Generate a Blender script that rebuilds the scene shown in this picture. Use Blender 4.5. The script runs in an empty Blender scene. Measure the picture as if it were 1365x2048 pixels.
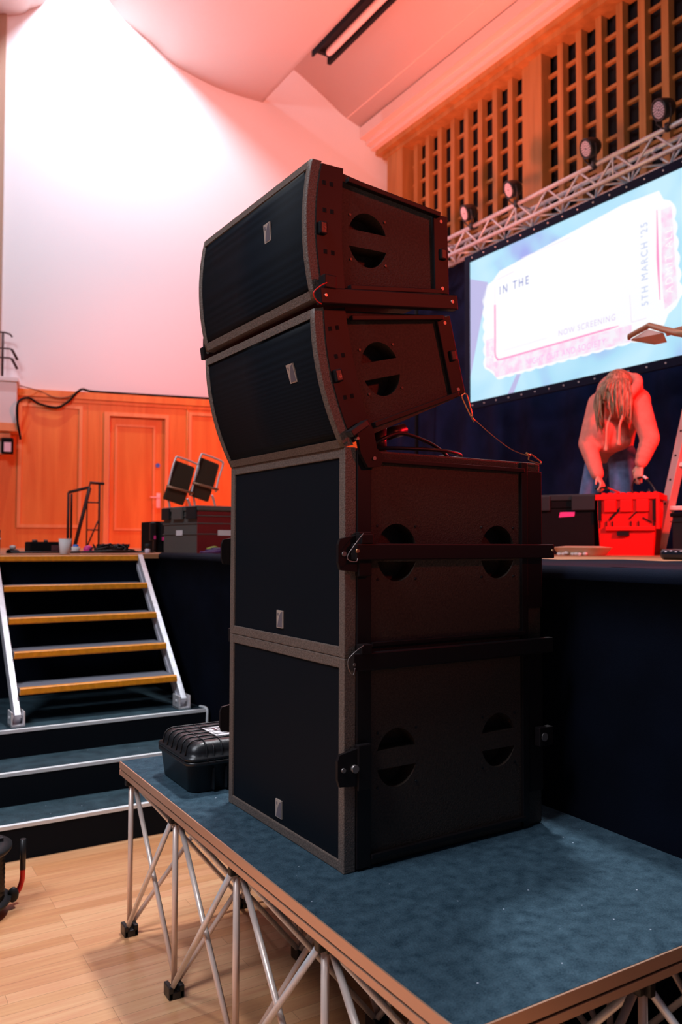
import bpy, bmesh, math, random
from mathutils import Vector, Matrix, noise
random.seed(7)
PI = math.pi
C = bpy.context.scene.collection
sc = bpy.context.scene

# ------------------------------------------------------------------ camera
fw = Vector((0.51966532, 0.85347804, 0.03902803)).normalized()
rt = Vector((0.85406548, -0.52015723, 0.00293531)).normalized()
up = rt.cross(fw).normalized()
cd = bpy.data.cameras.new('camera'); cam = bpy.data.objects.new('camera', cd); C.objects.link(cam)
M = Matrix((rt, up, -fw)).transposed().to_4x4(); M.translation = Vector((0, 0, 1.4568))
cam.matrix_world = M
cd.sensor_fit = 'VERTICAL'; cd.sensor_height = 36; cd.sensor_width = 24
cd.lens = 1626.85 / 2048 * 36
cd.clip_start = .05; cd.clip_end = 200
cd.dof.use_dof = True; cd.dof.focus_distance = 2.35; cd.dof.aperture_fstop = 4.0
sc.camera = cam

# ------------------------------------------------------------------ world + lights
w = bpy.data.worlds.new('world'); sc.world = w; w.use_nodes = True
bg = w.node_tree.nodes['Background']
bg.inputs[0].default_value = (.50, .66, 1.0, 1); bg.inputs[1].default_value = .07
sc.view_settings.view_transform = 'Standard'; sc.view_settings.look = 'None'
sc.view_settings.exposure = 0.0; sc.view_settings.gamma = 1.0

def lamp(name, kind, loc, energy, color, target=None, size=.3, spot=60, blend=.6):
    d = bpy.data.lights.new(name, kind); o = bpy.data.objects.new(name, d); C.objects.link(o)
    o.location = loc; d.energy = energy; d.color = color
    if kind == 'AREA': d.shape = 'DISK'; d.size = size
    else: d.shadow_soft_size = size
    if kind == 'SPOT': d.spot_size = math.radians(spot); d.spot_blend = blend
    if target is not None:
        o.rotation_euler = (Vector(target) - Vector(loc)).to_track_quat('-Z', 'Y').to_euler()
    return o
# white house lamp near the cove, washing down the side wall
lamp('cove_spot_light', 'SPOT', (2.95, 10.9, 10.7), 1150, (.82, .86, 1.0), (3.9, 12.9, 5.6), .12, 150, 1.0)
# hall light hanging high over the hall
lamp('hall_light', 'SPOT', (3.1, 4.4, 9.6), 2300, (.92, .96, 1.0), (1.3, 2.4, 0), .40, 40, .6)
lamp('deck_fill_light', 'SPOT', (-1.6, 1.95, 9.4), 950, (.90, .95, 1.0), (.9, 2.0, 0), .45, 34, .8)  # added overhead fill that softens the stack's shadow on the deck
lamp('side_wall_fill_light', 'SPOT', (-1.5, 4.0, 7.5), 1050, (.84, .88, 1.0), (3.0, 13.1, 6.0), .5, 36, 1.0)  # added fill, brightens the lower side wall without the reflector's shadow edge
lamp('hall_fill_light', 'AREA', (-4.0, 1.0, 8.0), 400, (.86, .90, 1.0), (1.2, 3.0, 1.0), 2.5)
# red stage wash
lamp('red_wash_light', 'SPOT', (7.2, 6.0, 6.0), 1500, (1.0, .06, .02), (5.0, 12.6, 2.6), .25, 60, .9)
lamp('pink_wash_light', 'SPOT', (1.5, 3.0, 6.0), 480, (1.0, .42, .50), (5.4, 12.7, 5.6), .3, 40, .9)
lamp('ceiling_wash_light', 'SPOT', (4.0, 6.9, 2.4), 4200, (1.0, .21, .15), (5.3, 9.3, 9.4), .3, 84, 1.0)
lamp('red_side_light', 'SPOT', (4.6, .2, 3.2), 1300, (1.0, .015, .01), (5.0, 4.0, 2.2), .15, 34, .6)
lamp('red_front_light', 'SPOT', (4.4, -3.2, 3.9), 520, (1.0, .07, .03), (1.4, 1.8, 2.35), .25, 22, 1.0)
lamp('red_back_light', 'SPOT', (5.6, 2.0, 2.9), 520, (1.0, .01, .02), (1.5, 1.9, 2.0), .15, 30, .6)
lamp('warm_front_light', 'SPOT', (-2.6, -1.0, 5.5), 760, (1.0, .62, .60), (5.2, 4.6, 2.2), .3, 16, .7)
lamp('grille_light', 'SPOT', (2.5, 5.5, 3.4), 420, (1.0, .44, .15), (8.4, 8.6, 7.2), .3, 62, .8)

# ------------------------------------------------------------------ materials
def mat(name, col, rough=.6, metal=0., var=0., vscale=20., bump=0., bscale=200., emit=None, es=1., spec=.5, stretch=None, col2=None, coat=0):
    m = bpy.data.materials.new(name); m.use_nodes = True; nt = m.node_tree; b = nt.nodes['Principled BSDF']
    b.inputs['Base Color'].default_value = (*col, 1); b.inputs['Roughness'].default_value = rough
    b.inputs['Metallic'].default_value = metal; b.inputs['Specular IOR Level'].default_value = spec
    b.inputs['Coat Weight'].default_value = coat
    tc = nt.nodes.new('ShaderNodeTexCoord'); mp = nt.nodes.new('ShaderNodeMapping')
    nt.links.new(tc.outputs['Object'], mp.inputs[0])
    if stretch: mp.inputs['Scale'].default_value = stretch
    if var or col2:
        n = nt.nodes.new('ShaderNodeTexNoise'); n.inputs['Scale'].default_value = vscale; n.inputs['Detail'].default_value = 5
        r = nt.nodes.new('ShaderNodeValToRGB')
        c2 = col2 if col2 else tuple(min(1, c * (1 + var)) for c in col)
        c1 = col if col2 else tuple(c * (1 - var) for c in col)
        r.color_ramp.elements[0].position = .35; r.color_ramp.elements[1].position = .65
        r.color_ramp.elements[0].color = (*c1, 1); r.color_ramp.elements[1].color = (*c2, 1)
        nt.links.new(mp.outputs[0], n.inputs['Vector']); nt.links.new(n.outputs['Fac'], r.inputs[0]); nt.links.new(r.outputs[0], b.inputs['Base Color'])
    if bump:
        n = nt.nodes.new('ShaderNodeTexNoise'); n.inputs['Scale'].default_value = bscale; n.inputs['Detail'].default_value = 3
        bp = nt.nodes.new('ShaderNodeBump'); bp.inputs['Strength'].default_value = bump; bp.inputs['Distance'].default_value = .002
        nt.links.new(tc.outputs['Object'], n.inputs['Vector']); nt.links.new(n.outputs['Fac'], bp.inputs['Height']); nt.links.new(bp.outputs[0], b.inputs['Normal'])
    if emit:
        b.inputs['Emission Color'].default_value = (*emit, 1); b.inputs['Emission Strength'].default_value = es
    return m

def parquet():
    m = bpy.data.materials.new('oak_floor'); m.use_nodes = True; nt = m.node_tree; b = nt.nodes['Principled BSDF']; N = nt.nodes; L = nt.links
    tc = N.new('ShaderNodeTexCoord'); br = N.new('ShaderNodeTexBrick')
    br.inputs['Scale'].default_value = 1; br.inputs['Brick Width'].default_value = .75; br.inputs['Row Height'].default_value = .062
    br.inputs['Mortar Size'].default_value = .0006; br.inputs['Bias'].default_value = 0; br.offset = .37; br.offset_frequency = 3
    br.inputs['Color1'].default_value = (.62, .27, .115, 1); br.inputs['Color2'].default_value = (.78, .41, .215, 1); br.inputs['Mortar'].default_value = (.30, .13, .055, 1)
    L.new(tc.outputs['Object'], br.inputs['Vector'])
    mp = N.new('ShaderNodeMapping'); mp.inputs['Scale'].default_value = (1.2, 18, 1); L.new(tc.outputs['Object'], mp.inputs[0])
    n = N.new('ShaderNodeTexNoise'); n.inputs['Scale'].default_value = 3; n.inputs['Detail'].default_value = 8; L.new(mp.outputs[0], n.inputs['Vector'])
    mx = N.new('ShaderNodeMix'); mx.data_type = 'RGBA'; mx.blend_type = 'OVERLAY'; mx.inputs['Factor'].default_value = .55
    L.new(br.outputs['Color'], mx.inputs['A']); L.new(n.outputs['Color'], mx.inputs['B'])
    hs = N.new('ShaderNodeRGBToBW'); L.new(n.outputs['Color'], hs.inputs[0]); L.new(hs.outputs[0], mx.inputs['B'])
    L.new(mx.outputs['Result'], b.inputs['Base Color'])
    b.inputs['Roughness'].default_value = .34; b.inputs['Specular IOR Level'].default_value = .4
    return m

def woodmat(name, c1, c2, scale=(14, 14, 1), rough=.45):
    m = bpy.data.materials.new(name); m.use_nodes = True; nt = m.node_tree; b = nt.nodes['Principled BSDF']; N = nt.nodes; L = nt.links
    tc = N.new('ShaderNodeTexCoord'); mp = N.new('ShaderNodeMapping'); mp.inputs['Scale'].default_value = scale
    n = N.new('ShaderNodeTexNoise'); n.inputs['Scale'].default_value = .8; n.inputs['Detail'].default_value = 7; n.inputs['Distortion'].default_value = .6
    r = N.new('ShaderNodeValToRGB'); r.color_ramp.elements[0].color = (*c1, 1); r.color_ramp.elements[1].color = (*c2, 1)
    r.color_ramp.elements[0].position = .3; r.color_ramp.elements[1].position = .7
    L.new(tc.outputs['Object'], mp.inputs[0]); L.new(mp.outputs[0], n.inputs['Vector']); L.new(n.outputs['Fac'], r.inputs[0]); L.new(r.outputs[0], b.inputs['Base Color'])
    b.inputs['Roughness'].default_value = rough
    return m

def carpetmat(name, c1, c2, speck=(.45, .5, .6), vs=9.):
    m = bpy.data.materials.new(name); m.use_nodes = True; nt = m.node_tree; b = nt.nodes['Principled BSDF']; N = nt.nodes; L = nt.links
    tc = N.new('ShaderNodeTexCoord')
    def nz(s, d):
        n = N.new('ShaderNodeTexNoise'); n.inputs['Scale'].default_value = s; n.inputs['Detail'].default_value = d; L.new(tc.outputs['Object'], n.inputs['Vector']); return n
    a = nz(vs, 8); f = nz(260, 2)
    mixf = N.new('ShaderNodeMath'); mixf.operation = 'ADD'; L.new(a.outputs['Fac'], mixf.inputs[0])
    sc_ = N.new('ShaderNodeMath'); sc_.operation = 'MULTIPLY_ADD'; sc_.inputs[1].default_value = .8; sc_.inputs[2].default_value = -.4
    L.new(f.outputs['Fac'], sc_.inputs[0]); L.new(sc_.outputs[0], mixf.inputs[1])
    r = N.new('ShaderNodeValToRGB'); r.color_ramp.elements[0].position = .25; r.color_ramp.elements[1].position = .75
    r.color_ramp.elements[0].color = (*c1, 1); r.color_ramp.elements[1].color = (*c2, 1); L.new(mixf.outputs[0], r.inputs[0])
    v = N.new('ShaderNodeTexVoronoi'); v.inputs['Scale'].default_value = 16; L.new(tc.outputs['Object'], v.inputs['Vector'])
    lt = N.new('ShaderNodeMath'); lt.operation = 'LESS_THAN'; lt.inputs[1].default_value = .035; L.new(v.outputs['Distance'], lt.inputs[0])
    mx = N.new('ShaderNodeMix'); mx.data_type = 'RGBA'; L.new(lt.outputs[0], mx.inputs['Factor']); L.new(r.outputs[0], mx.inputs['A']); mx.inputs['B'].default_value = (*speck, 1)
    L.new(mx.outputs['Result'], b.inputs['Base Color'])
    bp = N.new('ShaderNodeBump'); bp.inputs['Strength'].default_value = .7; bp.inputs['Distance'].default_value = .003
    L.new(f.outputs['Fac'], bp.inputs['Height']); L.new(bp.outputs[0], b.inputs['Normal'])
    b.inputs['Roughness'].default_value = .85; b.inputs['Specular IOR Level'].default_value = .25
    return m

def grillemat():
    # woven steel mesh: fine crossing bumps
    m = bpy.data.materials.new('speaker_grille'); m.use_nodes = True; nt = m.node_tree; b = nt.nodes['Principled BSDF']; N = nt.nodes; L = nt.links
    tc = N.new('ShaderNodeTexCoord'); mp = N.new('ShaderNodeMapping'); mp.inputs['Rotation'].default_value = (math.radians(45), 0, 0); L.new(tc.outputs['Object'], mp.inputs[0])
    v = N.new('ShaderNodeTexVoronoi'); v.inputs['Scale'].default_value = 330; v.inputs['Randomness'].default_value = 0; L.new(mp.outputs[0], v.inputs['Vector'])
    r = N.new('ShaderNodeValToRGB'); r.color_ramp.elements[0].position = .2; r.color_ramp.elements[1].position = .55
    r.color_ramp.elements[0].color = (.0015, .002, .0035, 1); r.color_ramp.elements[1].color = (.007, .011, .018, 1)
    L.new(v.outputs['Distance'], r.inputs[0]); L.new(r.outputs[0], b.inputs['Base Color'])
    b.inputs['Roughness'].default_value = .6; b.inputs['Specular IOR Level'].default_value = .14
    return m

M_floor = parquet()
M_stage = woodmat('stage_boards', (.50, .19, .08), (.68, .30, .14), (2, 14, 1))
M_white = mat('white_plaster', (.80, .80, .81), .8, bump=.05, bscale=40)
M_pink = mat('ceiling_plaster', (.76, .58, .53), .8)
M_tan = mat('pier_plaster', (.42, .27, .19), .8)
M_oak = woodmat('oak_panelling', (.72, .17, .022), (.85, .28, .05), (9, 9, .8))
M_oaklt = woodmat('oak_moulding', (.80, .27, .08), (.90, .40, .16), (9, 9, .8))
M_post = woodmat('grille_oak', (.36, .15, .040), (.50, .23, .07), (9, 9, .8), .5)
M_dark = mat('void_black', (.006, .005, .010), .9)
M_drape = mat('navy_drape', (.013, .018, .070), .9, spec=.2, var=.3, vscale=3)
M_skirt = mat('stage_cloth', (.004, .007, .018), .95, spec=.15, var=.25, vscale=4, bump=.3, bscale=300)
M_carpet = carpetmat('deck_carpet', (.012, .036, .058), (.054, .105, .145), vs=30)
M_stepc = carpetmat('step_carpet', (.012, .028, .040), (.042, .082, .105), vs=12)
M_riser = mat('riser_paint', (.003, .005, .009), .85, spec=.2)
M_nose = mat('white_nosing', (.86, .90, .92), .5)
M_alu = mat('aluminium', (.90, .88, .90), .36, .45, var=.06, vscale=30)
M_alut = mat('tube_aluminium', (.92, .74, .66), .34, .3)
M_alum = mat('dull_aluminium', (.68, .68, .74), .42, .35, var=.1, vscale=25)
M_edge = mat('deck_edge_reflection_tint', (.78, .46, .32), .38, .55)  # aluminium, with the warm reflection of the wood floor put into its colour
M_yel = mat('amber_nosing', (.85, .30, .012), .4, var=.12, vscale=30, bump=.15, bscale=90)
M_tread = mat('grey_tread', (.16, .17, .21), .6)
M_cab = mat('cabinet_paint', (.054, .033, .024), .6, var=.25, vscale=160, bump=.9, bscale=260)
M_frame = mat('frame_paint', (.150, .110, .092), .55, var=.3, vscale=220, bump=.9, bscale=260)
M_grille = grillemat()
M_rig = mat('rigging_steel', (.009, .006, .007), .5, .0, spec=.35)
M_blk = mat('black_plastic', (.012, .012, .014), .38)
M_blkm = mat('black_matt', (.005, .005, .006), .85, spec=.15)
M_hole = mat('handle_inside', (.003, .003, .004), .9)
M_logo = mat('badge_silver', (.72, .58, .50), .35, .4)
M_logoin = mat('badge_grey', (.20, .17, .20), .4, .2)
M_pin = mat('steel_pin', (.30, .26, .25), .35, .6)
M_gold = mat('gold_link', (.85, .50, .25), .3, 1.)
M_case = mat('case_plastic', (.014, .015, .018), .32, bump=.2, bscale=400)
M_paper = mat('label_paper', (.80, .80, .84), .6)
M_ink = mat('label_ink', (.10, .03, .04), .6)
M_cup = mat('paper_cup', (.85, .78, .76), .6)
M_red = mat('red_plastic', (.66, .006, .004), .55, spec=.2)
M_redtube = mat('red_tube', (.85, .02, .01), .3)
M_grey = mat('grey_plastic', (.10, .10, .095), .55)
M_greyd = mat('charcoal_plastic', (.018, .019, .022), .55, spec=.3)
M_pinkt = mat('pink_tape', (.90, .05, .35), .5)
M_blue = mat('blue_plastic', (.05, .2, .75), .4)
M_skin = mat('skin', (.72, .42, .32), .5)
M_hood = mat('hoodie_cotton', (.80, .26, .20), .85, var=.08, vscale=20, bump=.3, bscale=120)
M_jean = mat('denim', (.10, .17, .34), .8, var=.2, vscale=18, bump=.3, bscale=200)
M_hair = mat('brown_hair', (.34, .21, .13), .5, var=.55, vscale=14, stretch=(6, 6, .8))
M_cord = mat('hood_cord', (.85, .34, .24), .7)
M_food = mat('kraft_tray', (.70, .55, .36), .7)
M_leather = mat('brown_vinyl', (.055, .035, .020), .45)
M_wire = mat('rail_steel', (.05, .02, .02), .5, .3)
M_brown = mat('tan_tube', (.40, .22, .13), .35, .3)
M_lens = mat('led_lens', (.82, .70, .84), .3)
M_beigea = mat('ladder_alu', (.75, .68, .64), .4, .4)
M_salmon = mat('pale_panel', (.70, .45, .40), .5)

# ------------------------------------------------------------------ mesh helpers
def nb(): return bmesh.new()
def box(bm, c, s, rot=None, bev=0):
    g = bmesh.ops.create_cube(bm, size=1)['verts']
    T = Matrix.Translation(c) @ (rot.to_4x4() if rot else Matrix()) @ Matrix.Diagonal((*s, 1))
    bmesh.ops.transform(bm, matrix=T, verts=g)
    if bev:
        es = list({e for v in g for e in v.link_edges})
        bmesh.ops.bevel(bm, geom=es, offset=bev, segments=2, affect='EDGES', profile=.6)
    return bm
def bx(bm, a, b, bev=0):
    a = Vector(a); b = Vector(b)
    return box(bm, (a + b) / 2, [max(abs(x), 1e-4) for x in (b - a)], None, bev)
def frame_of(d):
    d = d.normalized(); a = Vector((0, 0, 1)) if abs(d.z) < .95 else Vector((1, 0, 0))
    u = a.cross(d).normalized(); return u, d.cross(u)
def tube(bm, pts, r, n=8, closed=False, caps=True):
    pts = [Vector(p) for p in pts]; rs = r if isinstance(r, (list, tuple)) else [r] * len(pts)
    rings = []; L = len(pts); u = None
    for i, p in enumerate(pts):
        if closed: d = pts[(i + 1) % L] - pts[i - 1]
        else: d = (pts[min(i + 1, L - 1)] - pts[max(i - 1, 0)])
        if u is None: u, v = frame_of(d)
        else:
            u = (u - d.normalized() * u.dot(d.normalized())).normalized(); v = d.normalized().cross(u)
        rings.append([bm.verts.new(p + (u * math.cos(2 * PI * k / n) + v * math.sin(2 * PI * k / n)) * rs[i]) for k in range(n)])
    R = range(L) if closed else range(L - 1)
    for i in R:
        A = rings[i]; B = rings[(i + 1) % L]
        for k in range(n):
            f = bm.faces.new((A[k], A[(k + 1) % n], B[(k + 1) % n], B[k])); f.smooth = True
    if caps and not closed:
        bm.faces.new(rings[0][::-1]); bm.faces.new(rings[-1])
    return bm
def cyl(bm, a, b, r, n=16, r2=None): return tube(bm, [a, b], [r, r if r2 is None else r2], n)
def beam(bm, a, b, w_, h_, upv=(0, 0, 1), bev=0):
    a = Vector(a); b = Vector(b); d = (b - a); L = d.length; x = d.normalized(); y = Vector(upv).cross(x).normalized(); z = x.cross(y)
    return box(bm, (a + b) / 2, (L, w_, h_), Matrix((x, y, z)).transposed(), bev)
def poly(bm, pts, vec):
    # closed outline pts extruded by vec
    vec = Vector(vec); A = [bm.verts.new(Vector(p)) for p in pts]; B = [bm.verts.new(Vector(p) + vec) for p in pts]; n = len(pts)
    bm.faces.new(A[::-1]); bm.faces.new(B)
    for i in range(n): bm.faces.new((A[i], A[(i + 1) % n], B[(i + 1) % n], B[i]))
    return bm
def lathe(bm, prof, c=(0, 0, 0), n=24, axis=None):
    c = Vector(c); rings = []
    u, v, ax = (Vector((1, 0, 0)), Vector((0, 1, 0)), Vector((0, 0, 1))) if axis is None else (*frame_of(Vector(axis)), Vector(axis).normalized())
    for r, h in prof: rings.append([bm.verts.new(c + ax * h + (u * math.cos(2 * PI * k / n) + v * math.sin(2 * PI * k / n)) * max(r, 1e-4)) for k in range(n)])
    for A, B in zip(rings, rings[1:]):
        for k in range(n): f = bm.faces.new((A[k], A[(k + 1) % n], B[(k + 1) % n], B[k])); f.smooth = True
    bm.faces.new(rings[0][::-1]); bm.faces.new(rings[-1])
    return bm
def ball(bm, c, r, seg=16):
    g = bmesh.ops.create_uvsphere(bm, u_segments=seg, v_segments=seg // 2 + 2, radius=1)['verts']
    s = r if isinstance(r, (tuple, list)) else (r, r, r)
    bmesh.ops.transform(bm, matrix=Matrix.Translation(c) @ Matrix.Diagonal((*s, 1)), verts=g)
    for v in g:
        for f in v.link_faces: f.smooth = True
    return bm
def arc(c, r, a0, a1, n, ax='xz'):
    out = []
    for i in range(n + 1):
        a = a0 + (a1 - a0) * i / n; x = r * math.cos(a); y = r * math.sin(a)
        out.append(Vector(c) + (Vector((x, 0, y)) if ax == 'xz' else Vector((x, y, 0)) if ax == 'xy' else Vector((0, x, y))))
    return out
def catm(P, n=8):
    P = [Vector(p) for p in P]; Q = [P[0]] + P + [P[-1]]; out = []
    for i in range(1, len(Q) - 2):
        for k in range(n):
            t = k / n; a, b, c, d = Q[i - 1:i + 3]
            out.append(.5 * ((2 * b) + (c - a) * t + (2 * a - 5 * b + 4 * c - d) * t * t + (3 * b - a - 3 * c + d) * t ** 3))
    out.append(P[-1]); return out

SPLIT = {'rigging_strip', 'side_rail', 'skid_rail', 'latch', 'bolt', 'pin', 'screw', 'knob', 'slot', 'lavender_shape', 'pink_band', 'pink_line', 'faint_line', 'catch', 'drawstring', 'rear_strip'}
def obj(name, bm, m, parent=None, world=False):
    """links bm as one mesh object; with world=True the coordinates are world ones and are moved into the parent's frame"""
    if world and parent is not None:
        T = Matrix.Identity(4); p = parent; chain = []
        while p is not None: chain.append(p); p = p.parent
        for q in reversed(chain): T = T @ q.matrix_basis
        bm.transform(T.inverted())
    bmesh.ops.recalc_face_normals(bm, faces=bm.faces[:])
    if name in SPLIT:
        seen = set(); groups = []
        for v0 in bm.verts:
            if v0 in seen: continue
            st_ = [v0]; seen.add(v0); g_ = []
            while st_:
                v = st_.pop(); g_.append(v)
                for e in v.link_edges:
                    o_ = e.other_vert(v)
                    if o_ not in seen: seen.add(o_); st_.append(o_)
            groups.append(g_)
        if len(groups) > 1:
            last = None
            for g_ in groups:
                b2 = bmesh.new(); mp = {v: b2.verts.new(v.co) for v in g_}
                for f in {f for v in g_ for f in v.link_faces}: nf = b2.faces.new([mp[v] for v in f.verts]); nf.smooth = f.smooth
                me = bpy.data.meshes.new(name); bmesh.ops.recalc_face_normals(b2, faces=b2.faces[:]); b2.to_mesh(me); b2.free(); me.materials.append(m)
                last = bpy.data.objects.new(name, me); C.objects.link(last)
                if parent is not None: last.parent = parent
            bm.free(); return last
    me = bpy.data.meshes.new(name); bm.to_mesh(me); bm.free(); me.materials.append(m)
    o = bpy.data.objects.new(name, me); C.objects.link(o)
    if parent is not None: o.parent = parent
    return o
def tag(o, label, cat, group=None):
    o['label'] = label; o['category'] = cat
    if group: o['group'] = group
    return o
def thing(name, label, cat, loc=(0, 0, 0), rz=0, group=None):
    o = bpy.data.objects.new(name, None); C.objects.link(o); o.empty_display_size = .05
    o.location = loc; o.rotation_euler = (0, 0, rz)
    return tag(o, label, cat, group)
def struct(name, bm, m):
    o = obj(name, bm, m); o['kind'] = 'structure'; return o
def lab(o, s): o['label'] = s; return o
def copy_tree(o, parent=None):
    c = o.copy(); C.objects.link(c)
    if parent is not None: c.parent = parent
    for ch in list(o.children): copy_tree(ch, c)
    return c
def bake(o, mods):
    """applies modifiers to a mesh object without operators"""
    dg = bpy.context.evaluated_depsgraph_get(); dg.update()
    me = bpy.data.meshes.new_from_object(o.evaluated_get(dg)); o.modifiers.clear()
    ms = list(o.data.materials); o.data = me
    if not me.materials:
        for x in ms: me.materials.append(x)
    return o
def cut(o, cutters):
    tmp = []
    for cb in cutters:
        me = bpy.data.meshes.new('t'); bmesh.ops.recalc_face_normals(cb, faces=cb.faces[:]); cb.to_mesh(me); cb.free()
        c = bpy.data.objects.new('t', me); C.objects.link(c); tmp.append(c)
        md = o.modifiers.new('b', 'BOOLEAN'); md.operation = 'DIFFERENCE'; md.object = c; md.solver = 'EXACT'
    par = o.parent; o.parent = None
    bpy.context.view_layer.update(); bake(o, None); o.parent = par
    for c in tmp: bpy.data.objects.remove(c)
    return o
def textmesh(s, size, align='LEFT', depth=0., bold=0.):
    cu = bpy.data.curves.new('t', 'FONT'); cu.body = s; cu.size = size; cu.align_x = align; cu.extrude = depth; cu.offset = bold
    o = bpy.data.objects.new('t', cu); C.objects.link(o)
    dg = bpy.context.evaluated_depsgraph_get(); dg.update()
    me = bpy.data.meshes.new_from_object(o.evaluated_get(dg)); bm = nb(); bm.from_mesh(me)
    bpy.data.objects.remove(o); bpy.data.meshes.remove(me)
    return bm
def cloth(bm, path, z0, z1, amp=.02, freq=9., nz=6, ny=None, thick=.01, seed=0):
    """hanging cloth along a plan path (list of xy), wavy"""
    P = [Vector((p[0], p[1], 0)) for p in path]; cols = []
    seg = []; tot = 0
    for a, b in zip(P, P[1:]): seg.append((a, b, tot)); tot += (b - a).length
    n = max(8, int(tot * 26)); grid = []
    for i in range(n + 1):
        s = tot * i / n
        for a, b, t0 in seg:
            if s <= t0 + (b - a).length + 1e-6: break
        d = (b - a).normalized(); p = a + d * (s - t0); nn = Vector((d.y, -d.x, 0)); col = []
        for k in range(nz + 1):
            z = z0 + (z1 - z0) * k / nz; f = 1 - .55 * k / nz
            o = amp * f * (math.sin(s * freq + seed + .6 * math.sin(s * 2.3)) + .5 * noise.noise(Vector((s * 2.1, z * .8, seed))) * 2)
            col.append(bm.verts.new(p + nn * o + Vector((0, 0, z))))
        grid.append(col)
    fs = []
    for A, B in zip(grid, grid[1:]):
        for k in range(nz): f = bm.faces.new((A[k], B[k], B[k + 1], A[k + 1])); f.smooth = True; fs.append(f)
    bmesh.ops.solidify(bm, geom=fs, thickness=thick)
    return bm

# ================================================================== SETTING
SZ = 1.38                         # stage floor height
TA = math.tan(math.radians(12))
def wy(x): return 12.88 - (x - 4.0) * TA           # side wall line
bm = nb(); bx(bm, (-9, -7, -.1), (10, 14.5, 0)); struct('floor', bm, M_floor)
edge = [(-6, 5.62), (1.93, 5.62), (1.93, -4)]
bm = nb(); poly(bm, [(x, y, SZ - .12) for x, y in edge] + [(8.5, -4, SZ - .12), (8.5, wy(8.5), SZ - .12), (-6, wy(-6), SZ - .12)], (0, 0, .12)); struct('stage_floor', bm, M_stage)
# side wall, wall behind the stage
def wallslab(x0, x1, z0, z1, off0, off1, y=None):
    n = Vector((math.sin(math.radians(12)), math.cos(math.radians(12)), 0))
    a = Vector((x0, wy(x0), z0)); b = Vector((x1, wy(x1), z0)); b2 = nb()
    poly(b2, [a + n * off0, b + n * off0, b + n * off1, a + n * off1], (0, 0, z1 - z0)); return b2
struct('wall_left', wallslab(-6, 8.6, 0, 12.2, 0, .2), M_white)
bm = nb(); bx(bm, (8.5, -5, 0), (8.7, 12.4, 12)); struct('wall_back', bm, M_dark)
struct('wall_pier', wallslab(-6, 1.965, 3.9, 12, -.07, 0), M_tan)
def prof_y(pts, y1, m, name, th=.12):
    b2 = nb(); lo = []
    P = [Vector((x, 0, z)) for x, z in pts]
    low = [(p.x, p.z) for p in P]; hi = [(p.x, p.z + th) for p in P]
    out = low + hi[::-1]; A = [b2.verts.new((x, wy(x) - .002, z)) for x, z in out]; B = [b2.verts.new((x, y1, z)) for x, z in out]; n = len(out)
    h = len(low)
    for i in range(h - 1):
        j = n - 1 - i
        b2.faces.new((A[i], A[i + 1], A[j - 1], A[j])); b2.faces.new((B[i], B[i + 1], B[j - 1], B[j]))
    for i in range(n):
        f = b2.faces.new((A[i], A[(i + 1) % n], B[(i + 1) % n], B[i])); f.smooth = i != h - 1 and i != n - 1 and i < h - 1
    return struct(name, b2, m)
def cv(P, n=6): return [(p.x, p.y) for p in catm([(a, b, 0) for a, b in P], n)]
rear = cv([(6.3, 9.86), (6.63, 9.68), (7.08, 9.36), (7.45, 9.08), (7.95, 8.86), (8.45, 8.76)])
prof_y([(-6, 12.0), (2.6, 12.0), (5.2, 10.6), (6.1, 9.95)] + rear, -4, M_pink, 'ceiling')
# acoustic reflectors hung under the ceiling
canopy = cv([(3.30, 10.5), (3.63, 10.07), (4.11, 9.72), (4.51, 9.42), (5.25, 9.16), (5.976, 9.06)])
prof_y(canopy, -4, M_pink, 'ceiling_reflector', .10)
prof_y(cv([(-1.5, 9.3), (.6, 9.4), (1.985, 9.68), (2.30, 9.86), (2.5, 10.02), (2.62, 10.3)]), -4, M_pink, 'ceiling_reflector', .10)
# shallow plaster ribs
bm = nb()
for x, z in ((7.30, 9.195), (7.48, 9.065), (8.02, 8.845), (8.14, 8.825)):
    bx(bm, (x, -4, z - .012), (x + .035, wy(x), z + .03))
struct('trim_1', bm, M_pink)
bm = nb()
for x, z in ((4.62, 9.385), (4.80, 9.315), (5.1, 9.215)):
    bx(bm, (x, -4, z - .010), (x + .03, wy(x), z + .03))
struct('trim_2', bm, M_pink)

bm = nb(); bx(bm, (7.90, -4, 8.53), (8.45, 12.0, 8.60)); bx(bm, (7.82, -4, 8.60), (8.45, 12.02, 8.70)); bx(bm, (7.70, -4, 8.70), (8.45, 12.04, 8.90)); struct('trim_6', bm, M_pink)
# frame of the panelled side wall: s along the wall, o out of the wall
WL = Matrix.Translation((4.0, 12.88, 0)) @ Matrix.Rotation(math.radians(-12), 4, 'Z')
def wbox(bm, s0, s1, z0, z1, o0, o1, bev=0):
    b2 = nb(); bx(b2, (s0, -o1, z0), (s1, -o0, z1), bev); b2.transform(WL); me = bpy.data.meshes.new('t'); b2.to_mesh(me); b2.free(); bm.from_mesh(me); bpy.data.meshes.remove(me); return bm
bm = nb(); wbox(bm, -8, -.45, SZ, 3.72, .0, .04); wbox(bm, .42, 4.45, SZ, 3.72, 0, .04); wbox(bm, -.45, .42, 3.48, 3.72, 0, .04)
struct('wall_panelling', bm, M_oak)
bm = nb(); wbox(bm, -8, 4.45, 3.72, 3.83, 0, .09); wbox(bm, -8, 4.45, 3.66, 3.72, 0, .06)
for s in (-.78, -.60): wbox(bm, s, s + .012, SZ, 3.66, .04, .048)
struct('trim_3', bm, M_oak)
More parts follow.
